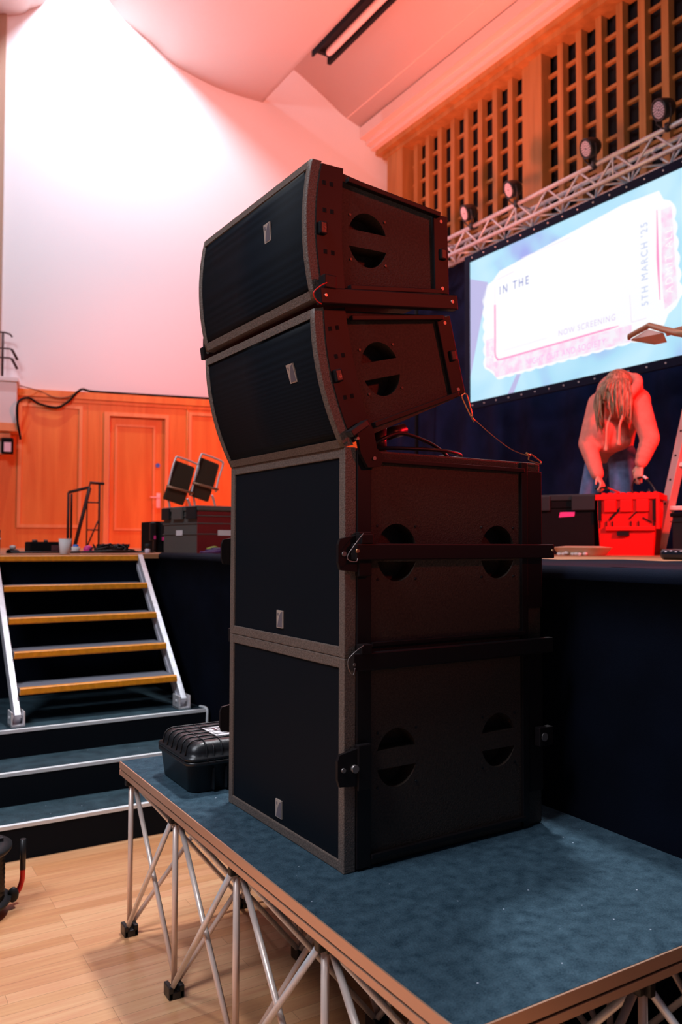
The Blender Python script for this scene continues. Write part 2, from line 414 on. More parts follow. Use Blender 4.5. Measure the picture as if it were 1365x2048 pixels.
def ring(bm, s0, s1, z0, z1, w_, o0, o1):
    wbox(bm, s0, s0 + w_, z0, z1, o0, o1); wbox(bm, s1 - w_, s1, z0, z1, o0, o1); wbox(bm, s0 + w_, s1 - w_, z1 - w_, z1, o0, o1); wbox(bm, s0 + w_, s1 - w_, z0, z0 + w_, o0, o1)
bm = nb(); ring(bm, -1.80, -.86, 1.69, 3.61, .05, .04, .065); ring(bm, .80, 2.2, 1.69, 3.61, .05, .04, .065); ring(bm, 2.5, 4.2, 1.69, 3.61, .05, .04, .065); ring(bm, -3.8, -2.1, 1.69, 3.61, .05, .04, .065)
struct('trim_4', bm, M_oaklt)
bm = nb(); wbox(bm, -.53, -.45, SZ, 3.54, .04, .075); wbox(bm, .42, .48, SZ, 3.54, .04, .075); wbox(bm, -.45, .42, 3.48, 3.54, .04, .075)
struct('trim_5', bm, M_oaklt)
bm = nb(); wbox(bm, -.44, .42, SZ, 3.48, -.03, .005); d = struct('door_1', bm, M_oak)
bm = nb(); ring(bm, -.36, .27, 1.66, 3.36, .035, .005, .022); obj('moulding', bm, M_oaklt, d)
bm = nb(); wbox(bm, .30, .36, 2.03, 2.27, .005, .015); wbox(bm, .20, .35, 2.19, 2.21, .05, .065); wbox(bm, .32, .34, 2.19, 2.21, .01, .06); obj('door_handle', bm, M_alu, d)
bm = nb(); b2 = nb(); lathe(b2, [(.035, 0), (.035, .006)], (.315, -.012, 2.72), 16, (0, -1, 0)); b2.transform(WL); lab(obj('sign', b2, M_blue, d), 'small round blue sign'); bm.free()

# fixed carpeted steps
bm = nb(); bmw = nb()
for i, (y, z) in enumerate(((4.01, .16), (4.31, .32), (4.61, .465))):
    bx(bm, (-6, y, 0 if i == 0 else z - .17), (1.86, 5.60, z - .004))
st = struct('carpeted_steps', bm, M_riser)
bm = nb()
for y, z, y2 in ((4.01, .16, 4.33), (4.31, .32, 4.63), (4.61, .465, 5.60)):
    bx(bm, (-6, y + .022, z - .004), (1.86, y2, z))
lab(obj('tread_carpet', bm, M_stepc, st), 'blue-grey tread carpet')
for y, z in ((4.01, .16), (4.31, .32), (4.61, .465)):
    bm = nb(); bx(bm, (-6, y - .004, z - .014), (1.862, y + .022, z + .003)); lab(obj('nosing', bm, M_nose, st), 'white edge strip')
bm = nb(); tube(bm, catm([(1.862, 4.70, .468), (1.872, 4.615, .466), (1.872, 4.607, .40), (1.868, 4.606, .30)]), .008); obj('edge_cable', bm, M_nose, st)

# ================================================================== STAGE CLOTHS AND GRILLE
bm = nb(); cloth(bm, [(-3, 5.585), (1.895, 5.585), (1.895, -3)], .0, SZ - .03, .007, 7, 8, thick=.010)
tube(bm, [(1.925, 5.60, SZ - .018), (1.925, -3, SZ - .018)], .030, 12)
# the loose top of the cloth lying over the stage floor
top = [(1.93, 5.3), (2.3, 4.2), (2.84, 2.82), (3.10, 2.25), (3.55, 1.2), (3.7, -.5), (3.7, -3)]
for (xa_, ya_), (xb_, yb_) in zip(top, top[1:]):
    n_ = 10; R_ = []
    for i in range(n_ + 1):
        yy = ya_ + (yb_ - ya_) * i / n_; xx = xa_ + (xb_ - xa_) * i / n_ + .02 * math.sin(yy * 9)
        R_.append([bm.verts.new((1.92 + (xx - 1.92) * j / 6, yy, SZ + .009 + (.004 * math.sin(yy * 17 + j) if j < 6 else -.006))) for j in range(7)])
    for A_, B_ in zip(R_, R_[1:]):
        for j in range(6): f_ = bm.faces.new((A_[j], B_[j], B_[j + 1], A_[j + 1])); f_.smooth = True
tag(obj('stage_skirt', bm, M_skirt), 'black cloth hanging from the front edge of the stage down to the floor', 'stage skirt')
bm = nb(); cloth(bm, [(8.12, 11.80), (8.12, 1.2)], SZ, 5.86, .05, 8.5, 16, thick=.012, seed=2)
tag(obj('backdrop_curtain', bm, M_drape), 'dark navy curtain hanging behind the screen at the back of the stage', 'curtain')

g = thing('timber_grille', 'oak lattice of tall posts and thin rails high above the screen', 'wooden grille', (8.3, 8, 4.4))
g['kind'] = 'structure'
BZ = 8.36
for k in range(-9, 22):
    y = 8.30 - .335 * k - (.16 if k > 0 else -.16 if k < 0 else 0)
    if k == 0:
        bm = nb(); bx(bm, (8.20, 8.09, 4.4), (8.38, 8.34, BZ)); bx(bm, (8.25, 8.34, 4.4), (8.38, 8.52, BZ)); obj('post', bm, M_post, g, True); continue
    if k in (-9,):
        bm = nb(); bx(bm, (8.12, 11.32, 4.4), (8.40, 11.78, BZ)); obj('post', bm, M_post, g, True); continue
    if y < 3.2: continue
    bm = nb(); bx(bm, (8.27, y - .050, 4.4), (8.38, y + .050, BZ)); obj('post', bm, M_post, g, True)
for i in range(12):
    z = 8.36 - .31 - .335 * i
    bm = nb(); bx(bm, (8.34, 2.5, z - .022), (8.385, 11.6, z + .022)); obj('rail', bm, M_post, g, True)
bm = nb(); bx(bm, (8.10, 2.5, BZ), (8.42, 11.9, BZ + .08)); bx(bm, (8.00, 2.5, BZ + .08), (8.42, 11.98, BZ + .17)); obj('header_beam', bm, M_post, g, True)

# ================================================================== STAGING DECK
DX, DY, DZ = .903, 1.086, .6354
dk = thing('staging_deck', 'low portable stage deck, dark blue carpet top on crossed silver tubes', 'stage platform', (DX + .5, DY + 1, 0))
bm = nb(); bx(bm, (DX + .004, DY + .004, DZ - .012), (DX + .996, DY + 1.996, DZ)); obj('carpet_top', bm, M_carpet, dk, True)
def ringbox(bm, x0, y0, x1, y1, z0, z1, w_):
    bx(bm, (x0, y0, z0), (x0 + w_, y1, z1)); bx(bm, (x1 - w_, y0, z0), (x1, y1, z1)); bx(bm, (x0 + w_, y0, z0), (x1 - w_, y0 + w_, z1)); bx(bm, (x0 + w_, y1 - w_, z0), (x1 - w_, y1, z1))
bm = nb(); ringbox(bm, DX, DY, DX + 1, DY + 2, DZ - .018, DZ - .001, .006); ringbox(bm, DX, DY, DX + 1, DY + 2, DZ - .027, DZ - .018, .02); ringbox(bm, DX, DY, DX + 1, DY + 2, DZ - .050, DZ - .033, .02); ringbox(bm, DX + .006, DY + .006, DX + .994, DY + 1.994, DZ - .05, DZ - .013, .01)
obj('edge_rail', bm, M_edge, dk, True)
bm = nb(); ringbox(bm, DX + .0045, DY + .0045, DX + .9955, DY + 1.9955, DZ - .033, DZ - .027, .002); obj('edge_groove', bm, M_blkm, dk, True)
NXs = [DX + .035, DX + .5, DX + .965]; NYs = [DY + .035 + .4825 * i for i in range(5)]
ZT = DZ - .085
for x in NXs:
    for y in NYs:
        if x == NXs[1] and False: continue
        bm = nb(); box(bm, (x - .018, y, .02), (.016, .055, .04), None, .004); box(bm, (x + .018, y, .02), (.016, .055, .04), None, .004); box(bm, (x, y, .012), (.05, .055, .024), None, .003); obj('foot', bm, M_blk, dk, True)
        bm = nb(); box(bm, (x, y, DZ - .068), (.045, .022, .036), None, .003); box(bm, (x, y, DZ - .068), (.018, .05, .036), None, .003); obj('node_clamp', bm, M_blk, dk, True)
        bm = nb(); cyl(bm, (x, y, .03), (x, y, DZ - .06), .0095, 12); obj('strut', bm, M_alut, dk, True)
for i, x in enumerate(NXs):
    for j, y in enumerate(NYs):
        for (di, dj) in ((1, 0), (0, 1)):
            if i + di < 3 and j + dj < 5:
                if di and j not in (0, 2, 4) and False: continue
                x2, y2 = NXs[i + di], NYs[j + dj]; o = Vector((.010 * dj, .010 * di, 0))
                for s, (za, zb) in ((1, (.035, ZT)), (-1, (ZT, .035))):
                    e = (Vector((x2, y2, 0)) - Vector((x, y, 0))).normalized() * .014
                    bm = nb(); cyl(bm, Vector((x, y, za)) + o * s + e, Vector((x2, y2, zb)) + o * s - e, .0088, 10)
                    obj('brace', bm, M_alut if s > 0 else M_alu, dk, True)

# ================================================================== SPEAKER STACK
SR = .0228
S0 = Vector((1.0746, 1.747, DZ))
WD, DP, HT = .677, .702, .5338
def halfdisc(cx, cz, r, side, gap, depth, y, n=18, squash=1.15):
    pts = []
    a0 = math.asin(min(.95, gap / r / squash))
    for i in range(n + 1):
        a = a0 + (PI - 2 * a0) * i / n
        pts.append((cx + r * math.cos(a), y, cz + side * r * squash * math.sin(a)))
    b2 = nb(); poly(b2, pts, (0, depth, 0)); return b2
def badge(parent, x, y, z, w_=.036, h_=.05, tilt=0):
    # small square badge: pale border, tiny flag at one corner, long dark curved wedge
    T = Matrix.Translation((x, y, z)) @ Matrix.Rotation(tilt, 4, 'Y')
    bm = nb(); bx(bm, (-.004, -w_ / 2, -h_ / 2), (0, w_ / 2, h_ / 2)); bm.transform(T); o = lab(obj('badge', bm, M_logo, parent), 'silver square badge')
    bm = nb(); pts = []
    i = .0028; y0, y1, z0, z1 = -w_ / 2 + i, w_ / 2 - i, -h_ / 2 + i, h_ / 2 - i
    # right edge is -y seen from the front
    pts = [(-.0048, y0, z0), (-.0048, y0, z1)]
    for k in range(9):
        t = k / 8; pts.append((-.0048, y0 + (y1 - y0 - .003) * t ** .75, z1 - (z1 - z0) * t ** 1.6))
    poly(bm, pts[:1] + pts[1:], (.001, 0, 0)); bx(bm, (-.0048, y1 - .009, z1 - .012), (-.0038, y1 - .004, z1 - .004)); bm.transform(T); obj('emblem', bm, M_logoin, o)
    return o
def wireloop(parent, pts, r=.0011, m=None, name='lanyard'):
    bm = nb(); tube(bm, catm(pts, 6), r, 6); return obj(name, bm, m or M_pin, parent)

def make_sub(z, label, kind):
    t = thing('subwoofer', label, 'subwoofer', S0 + Vector((0, 0, z)), SR, 'subwoofers at the bottom of the speaker stack')
    bm = nb(); bx(bm, (.014, .006, .003), (DP, WD - .006, HT - .003), .006); body = obj('cabinet', bm, M_cab, t)
    cs = []
    for cx in (.168, .528):
        for sd in (1, -1):
            cs.append(halfdisc(cx, .265, .066, sd, .024, .07, -.01))
    cut(body, cs)
    for cx in (.168, .528):       # dark bowls behind the hand holes
        bm = nb(); bx(bm, (cx - .072, .070, .185), (cx + .072, .074, .345)); obj('handle_cup', bm, M_hole, t)
        bm = nb()
        for dx in (-.062, .062):
            for dz in (-.070, .070): cyl(bm, (cx + dx, .0065, .265 + dz), (cx + dx, .003, .265 + dz), .0035, 8)
        obj('screw', bm, M_blk, t)
    # front frame and grille
    bm = nb(); f = .027
    bx(bm, (0, 0, 0), (.035, f, HT), .003); bx(bm, (0, WD - f, 0), (.035, WD, HT), .003)
    bx(bm, (.001, f * .6, .001), (.034, WD - f * .6, f), .003); bx(bm, (.001, f * .6, HT - f), (.034, WD - f * .6, HT), .003)
    obj('front_frame', bm, M_frame, t)
    bm = nb(); bx(bm, (.006, f, f), (.016, WD - f, HT - f)); obj('grille', bm, M_grille, t)
    badge(t, .006, .346, .071 if kind else .068)
    # steel rigging strips on both sides
    for sgn, y in ((-1, .004), (1, WD - .004)):
        bm = nb(); ya, yb = (y - .008, y + .004) if sgn < 0 else (y - .004, y + .008)
        bx(bm, (.036, ya, .006), (.079, yb, HT - .006), .002); bx(bm, (.616, ya, .006), (.640, yb, HT - .006), .002)
        bx(bm, (.640, ya + .002, .10), (.700, yb - .002, HT - .03), .002)
        obj('rigging_strip', bm, M_rig, t)
        bm = nb()
        for zz in (.030, HT - .030):
            bx(bm, (.080, ya - .004 if sgn < 0 else yb - .006, zz - .006), (.625, yb - .004 if sgn < 0 else yb + .004, zz + .006), .002)
        obj('skid_rail', bm, M_rig, t)
        # coupling plate proud of the front corner
        yc = -.010 if sgn < 0 else WD + .010
        bm = nb(); pts = [(-.022, yc - .005, .300), (.045, yc - .005, .312), (.045, yc - .005, .215), (-.022, yc - .005, .222), (-.028, yc - .005, .24), (-.028, yc - .005, .285)]
        poly(bm, pts, (0, .010, 0)); bx(bm, (.030, yc - .010, .205), (.070, yc + .008, .318), .003); p = obj('coupling_plate', bm, M_rig, t)
        bm = nb(); cyl(bm, (-.012, yc - .009 * (1 if sgn < 0 else -1), .262), (-.012, yc, .262), .006, 10); cyl(bm, (.020, yc - .014 * (1 if sgn < 0 else -1), .262), (.020, yc, .262), .010, 12); obj('pin', bm, M_pin, p)
        if kind:
            y0, y1 = (-.040, -.014) if sgn < 0 else (WD + .014, WD + .040)
            bm = nb(); bx(bm, (.010, y0, .247), (.712, y1, .288), .003); obj('rigging_arm', bm, M_rig, t)
            bm = nb(); bx(bm, (.024, y0 - .002, .288), (.060, y1, .312), .002); obj('arm_lock', bm, M_rig, t)
            bm = nb(); cyl(bm, (.012, y0 - .003, .270), (.012, y0 + .002, .270), .005, 10); cyl(bm, (.703, y0 - .003, .270), (.703, y0 + .002, .270), .004, 10); obj('bolt', bm, M_gold, t)
        else:
            y0, y1 = (-.030, -.010) if sgn < 0 else (WD + .010, WD + .030)
            bm = nb(); bx(bm, (.008, y0, HT - .03), (.715, y1, HT + .014), .003); obj('rigging_arm', bm, M_rig, t)
            bm = nb(); bx(bm, (.030, y0 - .004, HT + .012), (.062, y1, HT + .036), .002); obj('arm_lock', bm, M_rig, t)
            bm = nb(); cyl(bm, (.010, y0 - .003, HT - .012), (.010, y0, HT - .012), .004, 10); cyl(bm, (.674, y0 - .004, .262), (.674, y0 + .008, .262), .012, 12); obj('bolt', bm, M_pin, t)
            bm = nb(); bx(bm, (.655, y0 - .002, .235), (.71, y1, .29), .003); obj('rear_lock', bm, M_rig, t)
    if kind: wireloop(t, [(.028, -.044, .314), (.000, -.046, .285), (-.018, -.042, .258), (-.014, -.044, .246), (.006, -.044, .244), (.012, -.042, .252)])
    else: wireloop(t, [(.034, -.036, HT + .034), (.010, -.038, HT + .022), (-.010, -.034, HT + .002), (-.008, -.034, HT - .022), (.004, -.034, HT - .036), (.010, -.034, HT - .02)])
    return t
sub_lo = make_sub(0, 'black square subwoofer standing on the carpeted deck, lowest box of the stack', 0)
sub_hi = make_sub(HT, 'black square subwoofer resting on the lowest one, with a side bar across its handles', 1)

# curved-front full range box, local frame: u depth, v height about the axis
UD, VF, VB = .452, .177, .114
def ufront(v): return .022 * (v / VF) ** 2
def vlim(u, k=1): return VF - (VF - VB) * (u / UD) * k
def boxprof(inset=0., n=14, u0=0., du=0.):
    vf = VF - inset; pts = [(ufront(-vf + 2 * vf * i / n) + u0, -vf + 2 * vf * i / n) for i in range(n + 1)]
    return pts
def make_top(label, org, ang, badge_y, badge_v, lower):
    t = thing('line_array_speaker', label, 'speaker', S0, SR, 'curved speakers on top of the stack')
    R = Matrix.Translation((org[0], 0, org[1])) @ Matrix.Rotation(-ang, 4, 'Y')
    def V(u, y, v): return Vector((u, y, v))
    def add(name, bm, m, par=None):
        bm.transform(R); return obj(name, bm, m, par or t)
    bm = nb(); pr = [(u + .012, v) for u, v in boxprof(.003)]; pr = pr + [(UD, VB - .002), (UD, -VB + .002)]
    poly(bm, [(u, .006, v) for u, v in pr], (0, WD - .012, 0)); bm.transform(R); body = obj('cabinet', bm, M_cab, t)
    cs = []
    for sd in (1, -1):
        c = halfdisc(.192, 0, .062, sd, .022, .07, -.01); c.transform(R); cs.append(c)
    cut(body, cs)
    bm = nb(); bx(bm, (.122, .070, -.08), (.262, .074, .08)); add('handle_cup', bm, M_hole)
    bm = nb()
    for dx in (-.055, .055):
        for dz in (-.058, .058): cyl(bm, (.192 + dx, .0065, dz), (.192 + dx, .003, dz), .0035, 8)
    add('screw', bm, M_blk)
    # frame
    f = .022; bm = nb()
    for y0, y1 in ((0, f), (WD - f, WD)):
        pr = boxprof(.001); back = [(u + .030, v) for u, v in pr][::-1]; n0 = len(bm.verts)
        P = pr + back; k = len(pr)
        rows = []
        for yy, q in ((y0, 1), (y0 + .005, 0), (y1 - .005, 0), (y1, 1)):
            rows.append([bm.verts.new((u + (.004 if (q and i < k) else 0), yy, v)) for i, (u, v) in enumerate(P)])
        L = len(P)
        for A, B in zip(rows, rows[1:]):
            for i in range(L): fc = bm.faces.new((A[i], A[(i + 1) % L], B[(i + 1) % L], B[i])); fc.smooth = i < k - 1
        for A in (rows[0], rows[-1]):
            for i in range(k - 1): bm.faces.new((A[i], A[i + 1], A[L - 2 - i], A[L - 1 - i]))
    for sd in (1, -1):
        v0 = VF - .001; v1 = VF - f
        poly(bm, [(ufront(v0), f * .7, sd * v0), (ufront(v1), f * .7, sd * v1), (ufront(v1) + .03, f * .7, sd * v1), (ufront(v0) + .03, f * .7, sd * (v0 - .002))], (0, WD - 1.4 * f, 0))
    add('front_frame', bm, M_frame)
    bm = nb(); pr = boxprof(f); P = [(u + .005, v) for u, v in pr] + [(u + .013, v) for u, v in pr][::-1]; k = len(pr); L = len(P)
    A = [bm.verts.new((u, f, v)) for u, v in P]; B = [bm.verts.new((u, WD - f, v)) for u, v in P]
    for i in range(L): fc = bm.faces.new((A[i], A[(i + 1) % L], B[(i + 1) % L], B[i])); fc.smooth = i < k - 1
    for A_ in (A, B):
        for i in range(k - 1): bm.faces.new((A_[i], A_[i + 1], A_[L - 2 - i], A_[L - 1 - i]))
    add('grille', bm, M_grille)
    bb = badge(t, 0, 0, 0); 
    T = R @ Matrix.Translation((ufront(badge_v) + .005, badge_y, badge_v)) @ Matrix.Rotation(math.atan(-2 * .022 * badge_v / VF ** 2), 4, 'Y')
    bb.data.transform(T); bb.children[0].data.transform(T)
    for sgn, y in ((-1, .004), (1, WD - .004)):
        ya, yb = (y - .008, y + .003) if sgn < 0 else (y - .003, y + .008)
        pr = [(u + .030, v) for u, v in boxprof(.008)]; P = pr + [(u + .105 - .03 - .012 * (v / VF) ** 2, v) for u, v in pr][::-1]
        bm = nb(); k = len(pr); L = len(P); A = [bm.verts.new((u, ya, v)) for u, v in P]; B = [bm.verts.new((u, yb, v)) for u, v in P]
        for i in range(L): bm.faces.new((A[i], A[(i + 1) % L], B[(i + 1) % L], B[i]))
        for A_ in (A, B):
            for i in range(k - 1): bm.faces.new((A_[i], A_[i + 1], A_[L - 2 - i], A_[L - 1 - i]))
        # small slots marked on the strip
        add('rigging_strip', bm, M_rig)
        bm = nb()
        for vv in (-.06, .045, .115):
            for uu in (.050, .072): bx(bm, (uu, ya - .0008, vv), (uu + .010, ya + .001, vv + .011))
        add('slot', bm, M_hole)
        bm = nb(); bx(bm, (UD - .046, ya - .002, -VB + .006), (UD + .003, yb, VB - .004), .002); add('rear_strip', bm, M_rig)
        bm = nb()
        for sd in (1, -1):
            a = Vector((.120, ya - .006 if sgn < 0 else yb + .006, sd * (VF - .058 * 1 - .0))); a.z = sd * (vlim(.120) - .022); b = Vector((UD - .030, a.y, sd * (vlim(UD - .03) - .012)))
            beam(bm, a, b, .016, .013, (0, 0, 1), .002)
        add('side_rail', bm, M_rig)
        yk = ya - .009 if sgn < 0 else yb + .009
        bm = nb(); box(bm, (.046, (ya + yk) / 2, .002), (.022, abs(ya - yk) + .004, .032), None, .004); box(bm, (UD - .018, (ya + yk) / 2, .0), (.020, abs(ya - yk) + .004, .030), None, .004)
        kn = add('latch', bm, M_blk)
        bm = nb(); cyl(bm, (.048, yk - .002 * sgn * -1, .0), (.048, yk, .0), .005, 10)
        for uu, vv in ((UD - .02, VB - .022), (UD - .02, -VB + .02), (.066, -VF + .02)): cyl(bm, (uu, ya - .003, vv), (uu, ya, vv), .005, 10)
        add('bolt', bm, M_pin)
    return t, R
org_u = (-.119, 1.607); ang_u = math.radians(1.6)
org_l = (-.070, 1.2300); ang_l = math.radians(15.0)
top_u, RU = make_top('black curved speaker at the very top of the stack, level', org_u, ang_u, .208, .052, False)
top_l, RL = make_top('black curved speaker tilted down, second from the top of the stack', org_l, ang_l, .140, .040, True)
# splay bar joining the two curved boxes and brackets to the subwoofer
for sgn in (-1, 1):
    y0, y1 = (-.036, -.012) if sgn < 0 else (WD + .012, WD + .036)
    bm = nb(); beam(bm, (-.095, (y0 + y1) / 2, 1.430), (.345, (y0 + y1) / 2, 1.484), .024, .040, (0, 0, 1), .003); o = obj('splay_bar', bm, M_rig, top_u)
    bm = nb(); cyl(bm, (-.080, y0 - .002, 1.432), (-.080, y0 + .004, 1.432), .004, 10); cyl(bm, (.325, y0 - .002, 1.482), (.325, y0 + .004, 1.482), .005, 10); obj('bolt', bm, M_pin, o)
    bm = nb(); box(bm, (-.068, (y0 + y1) / 2, 1.468), (.036, .030, .034), None, .003); obj('bar_lock', bm, M_rig, top_u)
    y0, y1 = (-.020, -.008) if sgn < 0 else (WD + .008, WD + .020)
    bm = nb(); poly(bm, [(.020, y0, 1.120), (.060, y0, 1.140), (.076, y0, 1.108), (.086, y0, 1.066), (.112, y0, 1.045), (.096, y0, 1.020), (.058, y0, 1.016), (.036, y0, 1.050)], (0, y1 - y0, 0)); obj('tilt_bracket', bm, M_rig, top_l)
    bm = nb(); beam(bm, (-.004, (y0 + y1) / 2 - .012, 1.095), (.046, (y0 + y1) / 2 - .012, 1.128), .026, .018, (0, 0, 1), .003); lab(obj('lock_block', bm, M_blk, top_l), 'blue-black lock block')
    bm = nb(); cyl(bm, (.018, y0 - .014, 1.086), (.018, y0, 1.086), .004, 10); cyl(bm, (.076, y0 - .004, 1.040), (.076, y0, 1.040), .005, 10); obj('bolt', bm, M_pin, top_l)
wireloop(top_u, [(-.080, -.040, 1.462), (-.100, -.042, 1.450), (-.118, -.040, 1.430), (-.108, -.038, 1.414), (-.092, -.036, 1.408)], .0014, M_redtube)
# short pole and cable loops on top of the upper sub
SM = Matrix.Translation(S0) @ Matrix.Rotation(SR, 4, 'Z'); TZ = 2 * HT
def stk(name, label, cat, bmf, m):
    bm = bmf; bm.transform(SM); return tag(obj(name, bm, m), label, cat)
t = thing('jack_post', 'short black post propping up the tilted speaker from the subwoofer top', 'post', S0 + Vector((.235, .20, TZ)), SR)
bm = nb(); cyl(bm, (0, 0, 0), (0, 0, .095), .026, 20); lathe(bm, [(.036, 0), (.036, .006), (.027, .008)], (0, 0, 0)); obj('post', bm, M_blk, t)
bm = nb(); cyl(bm, (.02, 0, .070), (.095, .0, .092), .018, 18); obj('clamp_knob', bm, M_blk, t)
bm = nb(); cyl(bm, (-.045, -.01, 0), (-.045, -.01, .075), .010, 12); obj('side_tube', bm, M_rig, t)
bm = nb(); tube(bm, catm([(.10, -.10 + .14, TZ + .006), (.13, .02, TZ + .030), (.20, -.02 + .05, TZ + .052), (.30, .04, TZ + .036), (.37, .05, TZ + .008), (.40, .10, TZ + .006), (.34, .22, TZ + .006), (.22, .26, TZ + .006), (.12, .20, TZ + .008), (.14, .08, TZ + .012), (.28, .03, TZ + .014), (.40, .04, TZ + .012), (.45, .09, TZ + .006), (.42, .25, TZ + .006), (.30, .40, TZ + .006), (.40, .55, TZ + .006)], 8), .0052, 8)
stk('speaker_cable', 'black cable coiled loosely on top of the upper subwoofer', 'cable', bm, M_blk)
# safety wire with snap hooks
t = thing('safety_wire', 'thin copper coloured safety wire with two snap hooks, from tilted speaker to subwoofer', 'wire', S0, SR)
A = Vector((.394, -.012, 1.222)); B = Vector((.655, -.012, TZ + .006))
bm = nb(); mid = (A + B) / 2 + Vector((-.018, 0, -.022)); tube(bm, catm([A + Vector((.022, 0, -.045)), A + (B - A) * .38 + Vector((-.008, 0, -.030)), A + (B - A) * .7 + Vector((-.01, 0, -.022)), B + Vector((-.012, 0, .006))], 8), .0013, 6); obj('wire', bm, M_gold, t)
for P, d in ((A, Vector((.45, 0, -.9))), (B, Vector((.9, 0, -.3)))):
    d.normalize(); q = Vector((-d.z, 0, d.x)); L = .042 if P is A else .03
    pts = [P - d * .012 + q * .010 * math.cos(0), P + d * L + q * .004, P + d * (L + .004), P + d * L - q * .004, P - d * .012 - q * .010, P - d * .018 - q * .004, P - d * .018 + q * .005]
    bm = nb(); tube(bm, catm(pts + [pts[0]], 5)[:-1], .0021, 6, closed=True); obj('snap_hook', bm, M_gold, t)
for P, d in ((A + Vector((.026, 0, -.050)), Vector((.55, 0, -.7))), (B + Vector((-.020, 0, .012)), Vector((.8, 0, -.4)))):
    d.normalize(); bm = nb(); cyl(bm, P - d * .009, P + d * .009, .0032, 8); obj('ferrule', bm, M_gold, t)

# ================================================================== HARD CASE
cx0, cy0 = .975, 2.545
t = thing('hard_case', 'black ribbed waterproof case on the deck corner behind the speaker stack', 'equipment case', (cx0, cy0, DZ), .0)
def rrect(x0, y0, x1, y1, r, z, n=5):
    out = []
    for (cx, cy, a0) in ((x1 - r, y1 - r, 0), (x0 + r, y1 - r, PI / 2), (x0 + r, y0 + r, PI), (x1 - r, y0 + r, 1.5 * PI)):
        for i in range(n + 1):
            a = a0 + PI / 2 * i / n; out.append((cx + r * math.cos(a), cy + r * math.sin(a), z))
    return out
def loft(bm, rings_, smooth=True):
    R = [[bm.verts.new(p) for p in r] for r in rings_]; n = len(R[0])
    for A_, B_ in zip(R, R[1:]):
        for i in range(n): f = bm.faces.new((A_[i], A_[(i + 1) % n], B_[(i + 1) % n], B_[i])); f.smooth = smooth
    bm.faces.new(R[0][::-1]); bm.faces.new(R[-1]); return bm
CW, CD = .52, .31
bm = nb(); loft(bm, [rrect(.016, .016, CW - .016, CD - .016, .03, .0), rrect(.010, .010, CW - .010, CD - .010, .035, .004), rrect(.0, .0, CW, CD, .035, .090), rrect(-.008, -.008, CW + .008, CD + .008, .038, .092), rrect(-.008, -.008, CW + .008, CD + .008, .038, .104)])
for i in range(6): bx(bm, (.08 + i * .045, -.006, .01), (.085 + i * .045, .02, .08))
obj('case_base', bm, M_case, t)
lidp = [(-.008, .107, .038), (-.008, .116, .038), (.004, .119, .034), (.005, .131, .034), (.009, .148, .040), (.020, .160, .05), (.036, .165, .05)]
bm = nb(); loft(bm, [rrect(o, o, CW - o, CD - o, max(.02, r), z) for o, z, r in lidp])
obj('lid', bm, M_case, t)
bm = nb()
for i in range(6):
    y = .045 + i * .044; tube(bm, [(.001, y, .117), (.003, y, .131), (.007, y, .149), (.019, y, .1615), (.037, y, .1665), (CW - .045, y, .1665), (CW, y, .13)], .0026, 6)
for x in (.06, .085, .115, .145):
    hi = x in (.06, .115)
    tube(bm, [(x, -.009, .106), (x, .001, .119), (x, .003, .131), (x, .007, .149)] + ([(x, .019, .1615), (x, .037, .1665), (x, CD - .045, .1665), (x, CD, .12)] if hi else [(x, .014, .150)]), .0026, 6)
obj('lid_rib', bm, M_case, t)['kind'] = 'stuff'
bm = nb(); bx(bm, (.118, .065, .164), (.33, .195, .1670)); lb = obj('paper_label', bm, M_paper, t)
bm = nb(); bx(bm, (.145, .130, .1668), (.32, .182, .1674)); bx(bm, (.130, .07, .1668), (.1315, .19, .1674)); obj('red_stripe', bm, M_ink, lb)
for s, sz, px, py, mm in (('BARN', .050, .152, .138, M_paper), ('TEST UNIT', .016, .150, .108, M_ink), ('EQUIPMENT', .014, .150, .085, M_ink)):
    bm = textmesh(s, sz); bm.transform(Matrix.Translation((px, py, .1677))); obj('lettering', bm, mm, lb)
bm = nb(); box(bm, (.33, -.012, .10), (.05, .014, .05), None, .004); obj('latch', bm, M_case, t)

# ================================================================== ALUMINIUM STEPS
t = thing('aluminium_steps', 'silver open tread steps with amber nosings leading up to the stage', 'stairs', (1.28, 4.72, .465))
NS = [(4.76, .655), (4.955, .83), (5.15, 1.008), (5.35, 1.19), (5.56, 1.372)]
X0, X1 = .838, 1.735
for y, z in NS:
    bm = nb(); bx(bm, (X0, y + .02, z - .03), (X1, y + .235, z)); o = obj('tread', bm, M_tread, t, True)
    bm = nb(); pts = [(X0, y + .028, z + .003), (X0, y + .006, z + .003), (X0, y - .004, z - .003), (X0, y - .006, z - .030), (X0, y - .002, z - .036), (X0, y + .028, z - .036)]; poly(bm, pts, (X1 - X0, 0, 0)); obj('nosing', bm, M_yel, o, True)
for x in (X0 - .022, X1 + .022):
    bm = nb(); a = Vector((x, 4.715, .50)); b = Vector((x, 5.60, 1.352)); beam(bm, a, b, .034, .075, (0, 0, 1), .003); beam(bm, a + Vector((0, .02, -.015)) + Vector((.018 if x < 1 else -.018, 0, 0)), b + Vector((.018 if x < 1 else -.018, .02, -.015)), .010, .030, (0, 0, 1)); obj('stringer', bm, M_alum, t, True)
    bm = nb(); bx(bm, (x - .036, 4.675, .466), (x - .028, 4.79, .545), .003); bx(bm, (x + .028, 4.675, .466), (x + .036, 4.79, .545), .003); bx(bm, (x - .036, 4.675, .466), (x + .036, 4.79, .474)); cyl(bm, (x - .042, 4.73, .51), (x + .042, 4.73, .51), .010, 12); obj('foot_bracket', bm, M_alu, t, True)

